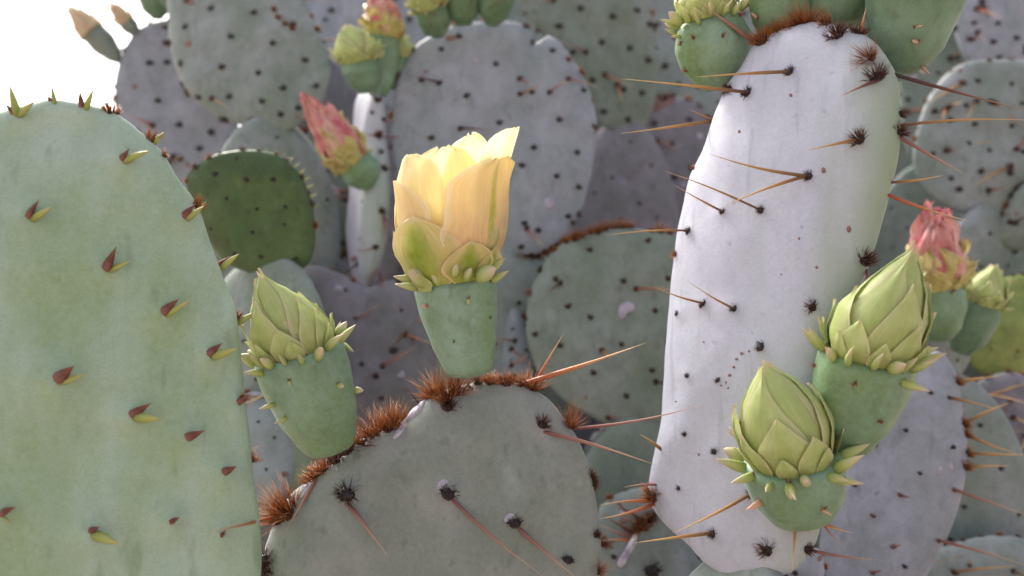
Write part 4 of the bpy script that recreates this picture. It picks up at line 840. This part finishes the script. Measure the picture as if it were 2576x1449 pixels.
# lower middle, between the two front pads
eS, pS = bgcactus('grey-green cactus pad between the two big front pads, with dark rusty tufts', [(1500, 1290), (1560, 1240), (1640, 1225), (1730, 1250), (1800, 1320), (1810, 1450), (1760, 1580), (1640, 1640), (1540, 1580), (1490, 1440)], (1650, 1420), .56, 'grey', 12, 8, dots=[(1640, 1432, 38), (1700, 1330, 14), (1545, 1400, 12), (1760, 1400, 12), (1600, 1360, 10)], kind='dark')
for x, y, r_, k, aim in ((1620, 1318, 40, 'mixed', (-1, -6)), (1605, 1330, 34, 'orange', (-4, -6)), (1520, 1365, 26, 'mixed', (2, -3)), (1640, 1300, 28, 'brown', (2, -6))): tuft(pS, x, y, r_, k, aim, .3, .5)
for a, b, r_, m in (((1600, 1345), (1508, 1285), 5, 'blackred'), ((1598, 1352), (1505, 1318), 6, 'rosy'), ((1600, 1362), (1510, 1360), 5, 'ember'), ((1560, 1270), (1610, 1340), 4, 'rosy')): spine(pS, a, b, r_, m, .2)
flake(pS, [(1550, 1418), (1570, 1385), (1590, 1345), (1602, 1335), (1600, 1360), (1580, 1400), (1562, 1430)], 'dry_skin_flake', lift=.004)
stack_down(eS, pS, 'mauve')
eT, pT = bgcactus('mottled lilac and green cactus pad low behind the rosy spines', [(1480, 1110), (1540, 1060), (1640, 1050), (1720, 1100), (1740, 1220), (1690, 1330), (1580, 1350), (1490, 1290), (1460, 1200)], (1600, 1200), .74, 'grey', 0, 5, dots=[(1590, 1180, 18), (1660, 1100, 12), (1630, 1250, 12), (1530, 1250, 10)], kind='dotb')
flake(pT, [(1505, 1180), (1520, 1110), (1545, 1085), (1580, 1110), (1590, 1150), (1560, 1175), (1535, 1210), (1512, 1215)], 'lilac_scar', 'scar', .004)
flake(pT, [(1560, 1180), (1600, 1160), (1618, 1190), (1600, 1230), (1575, 1215)], 'corky_patch', 'corky', .004)
flake(pT, [(1620, 1050), (1650, 1025), (1680, 1040), (1675, 1075), (1640, 1080)], 'lilac_scar', 'scar', .003)
stack_down(eT, pT, 'mauve')
eU, pU = bgcactus('pale pinkish cactus pad in the gap beside the young green pad', [(560, 1010), (640, 985), (700, 1010), (740, 1080), (745, 1180), (700, 1290), (620, 1330), (560, 1260), (540, 1120)], (650, 1150), .58, 'lavender', 10, 0, dots=[(690, 1100, 7), (670, 1180, 7), (650, 1060, 7)])
stack_down(eU, pU, 'mauve')
eV, pV = bgcactus('slim pale lilac cactus pad in the gap right of the flower stalk', [(1262, 800), (1285, 760), (1312, 790), (1330, 860), (1335, 960), (1310, 1030), (1270, 1010), (1255, 900)], (1295, 890), .70, 'lavender', -30, 0, dots=[(1310, 740, 8), (1318, 790, 9), (1290, 828, 7), (1322, 880, 8), (1285, 905, 6)], kind='dotb')
stack_down(eV, pV, 'mauve')
eR, pR = bgcactus('pale grey cactus pad peeping out under the tall white pad', [(1860, 1400), (1920, 1370), (2000, 1372), (2064, 1385), (2070, 1480), (2030, 1600), (1930, 1620), (1860, 1540)], (1965, 1480), .52, 'lavender', -14, 6, dots=[(2000, 1440, 14), (1930, 1445, 12)], kind='dark')
stack_down(eR, pR, 'mauve')

# tall cacti farther back, closing the thicket
for lb, ol, ce, dd, mt in (('pale lilac cactus pad behind the topmost withered flower', [(690, -60), (800, -120), (960, -110), (1060, -30), (1080, 90), (1040, 220), (940, 290), (830, 250), (740, 150), (695, 50)], (880, 80), 1.0, 'lavender'),
                           ('shaded grey cactus pad filling the gap above the corky pad', [(1560, -60), (1680, -110), (1820, -80), (1900, 20), (1890, 180), (1820, 300), (1700, 320), (1610, 240), (1560, 90)], (1720, 100), 1.02, 'grey'),
                           ('shaded lilac-grey cactus pad behind the top of the notched pad', [(1050, -160), (1200, -190), (1340, -150), (1420, -40), (1400, 110), (1300, 190), (1180, 190), (1080, 100), (1030, -40)], (1220, 10), 1.04, 'grey')):
    e_, p_ = bgcactus(lb, ol, ce, dd, mt, rnd.uniform(-8, 8), 3, spacing=.036, r=13); stack_down(e_, p_, 'mauve')
rnd.seed(12)
FAR = 'cacti farther back in the thicket'
def column(x, y, zmax, mats):
    e = cactus('shaded grey cactus standing farther back, showing between the front pads', (x, y), FAR); top = Vector((x, y, -.01)); lean = Vector((0, 0, 0))
    while top.z < zmax:
        h = rnd.uniform(.22, .29); yw = rnd.uniform(-.6, .6); tl = Vector((rnd.uniform(-.25, .25), rnd.uniform(-.15, .15), 1)).normalized()
        u = Vector((math.cos(yw), math.sin(yw), 0)); u = (u - tl * u.dot(tl)).normalized(); M = frame(top - tl * .012, u, tl.cross(u), tl)
        q = pad_local(e, egg(rnd.uniform(.17, .22), h, .6), M, .012, rnd.choice(mats), N=40, rings=7); q.d = depth(top); scatter(q, .042, .0055, 'dot'); top = top + tl * (h - .015)
for x, y, zm in ((-.28, 1.16, 1.0), (-.10, 1.22, 1.3), (.08, 1.15, 1.3), (.27, 1.25, 1.35), (.43, 1.15, 1.3), (.60, 1.22, 1.35), (.78, 1.15, 1.3), (.95, 1.25, 1.4), (.18, 1.35, 1.4), (.50, 1.38, 1.4), (.70, 1.35, 1.4), (-.20, 1.4, 1.0), (.34, 1.45, 1.4), (.86, 1.42, 1.5),
                 (-.36, 1.55, .8), (-.02, 1.6, 1.45), (1.06, 1.4, 1.5), (-.52, 1.2, .55), (-.75, 1.3, .5)):
    column(x, y, zm, ['mauve', 'olive', 'olive', 'grey'])
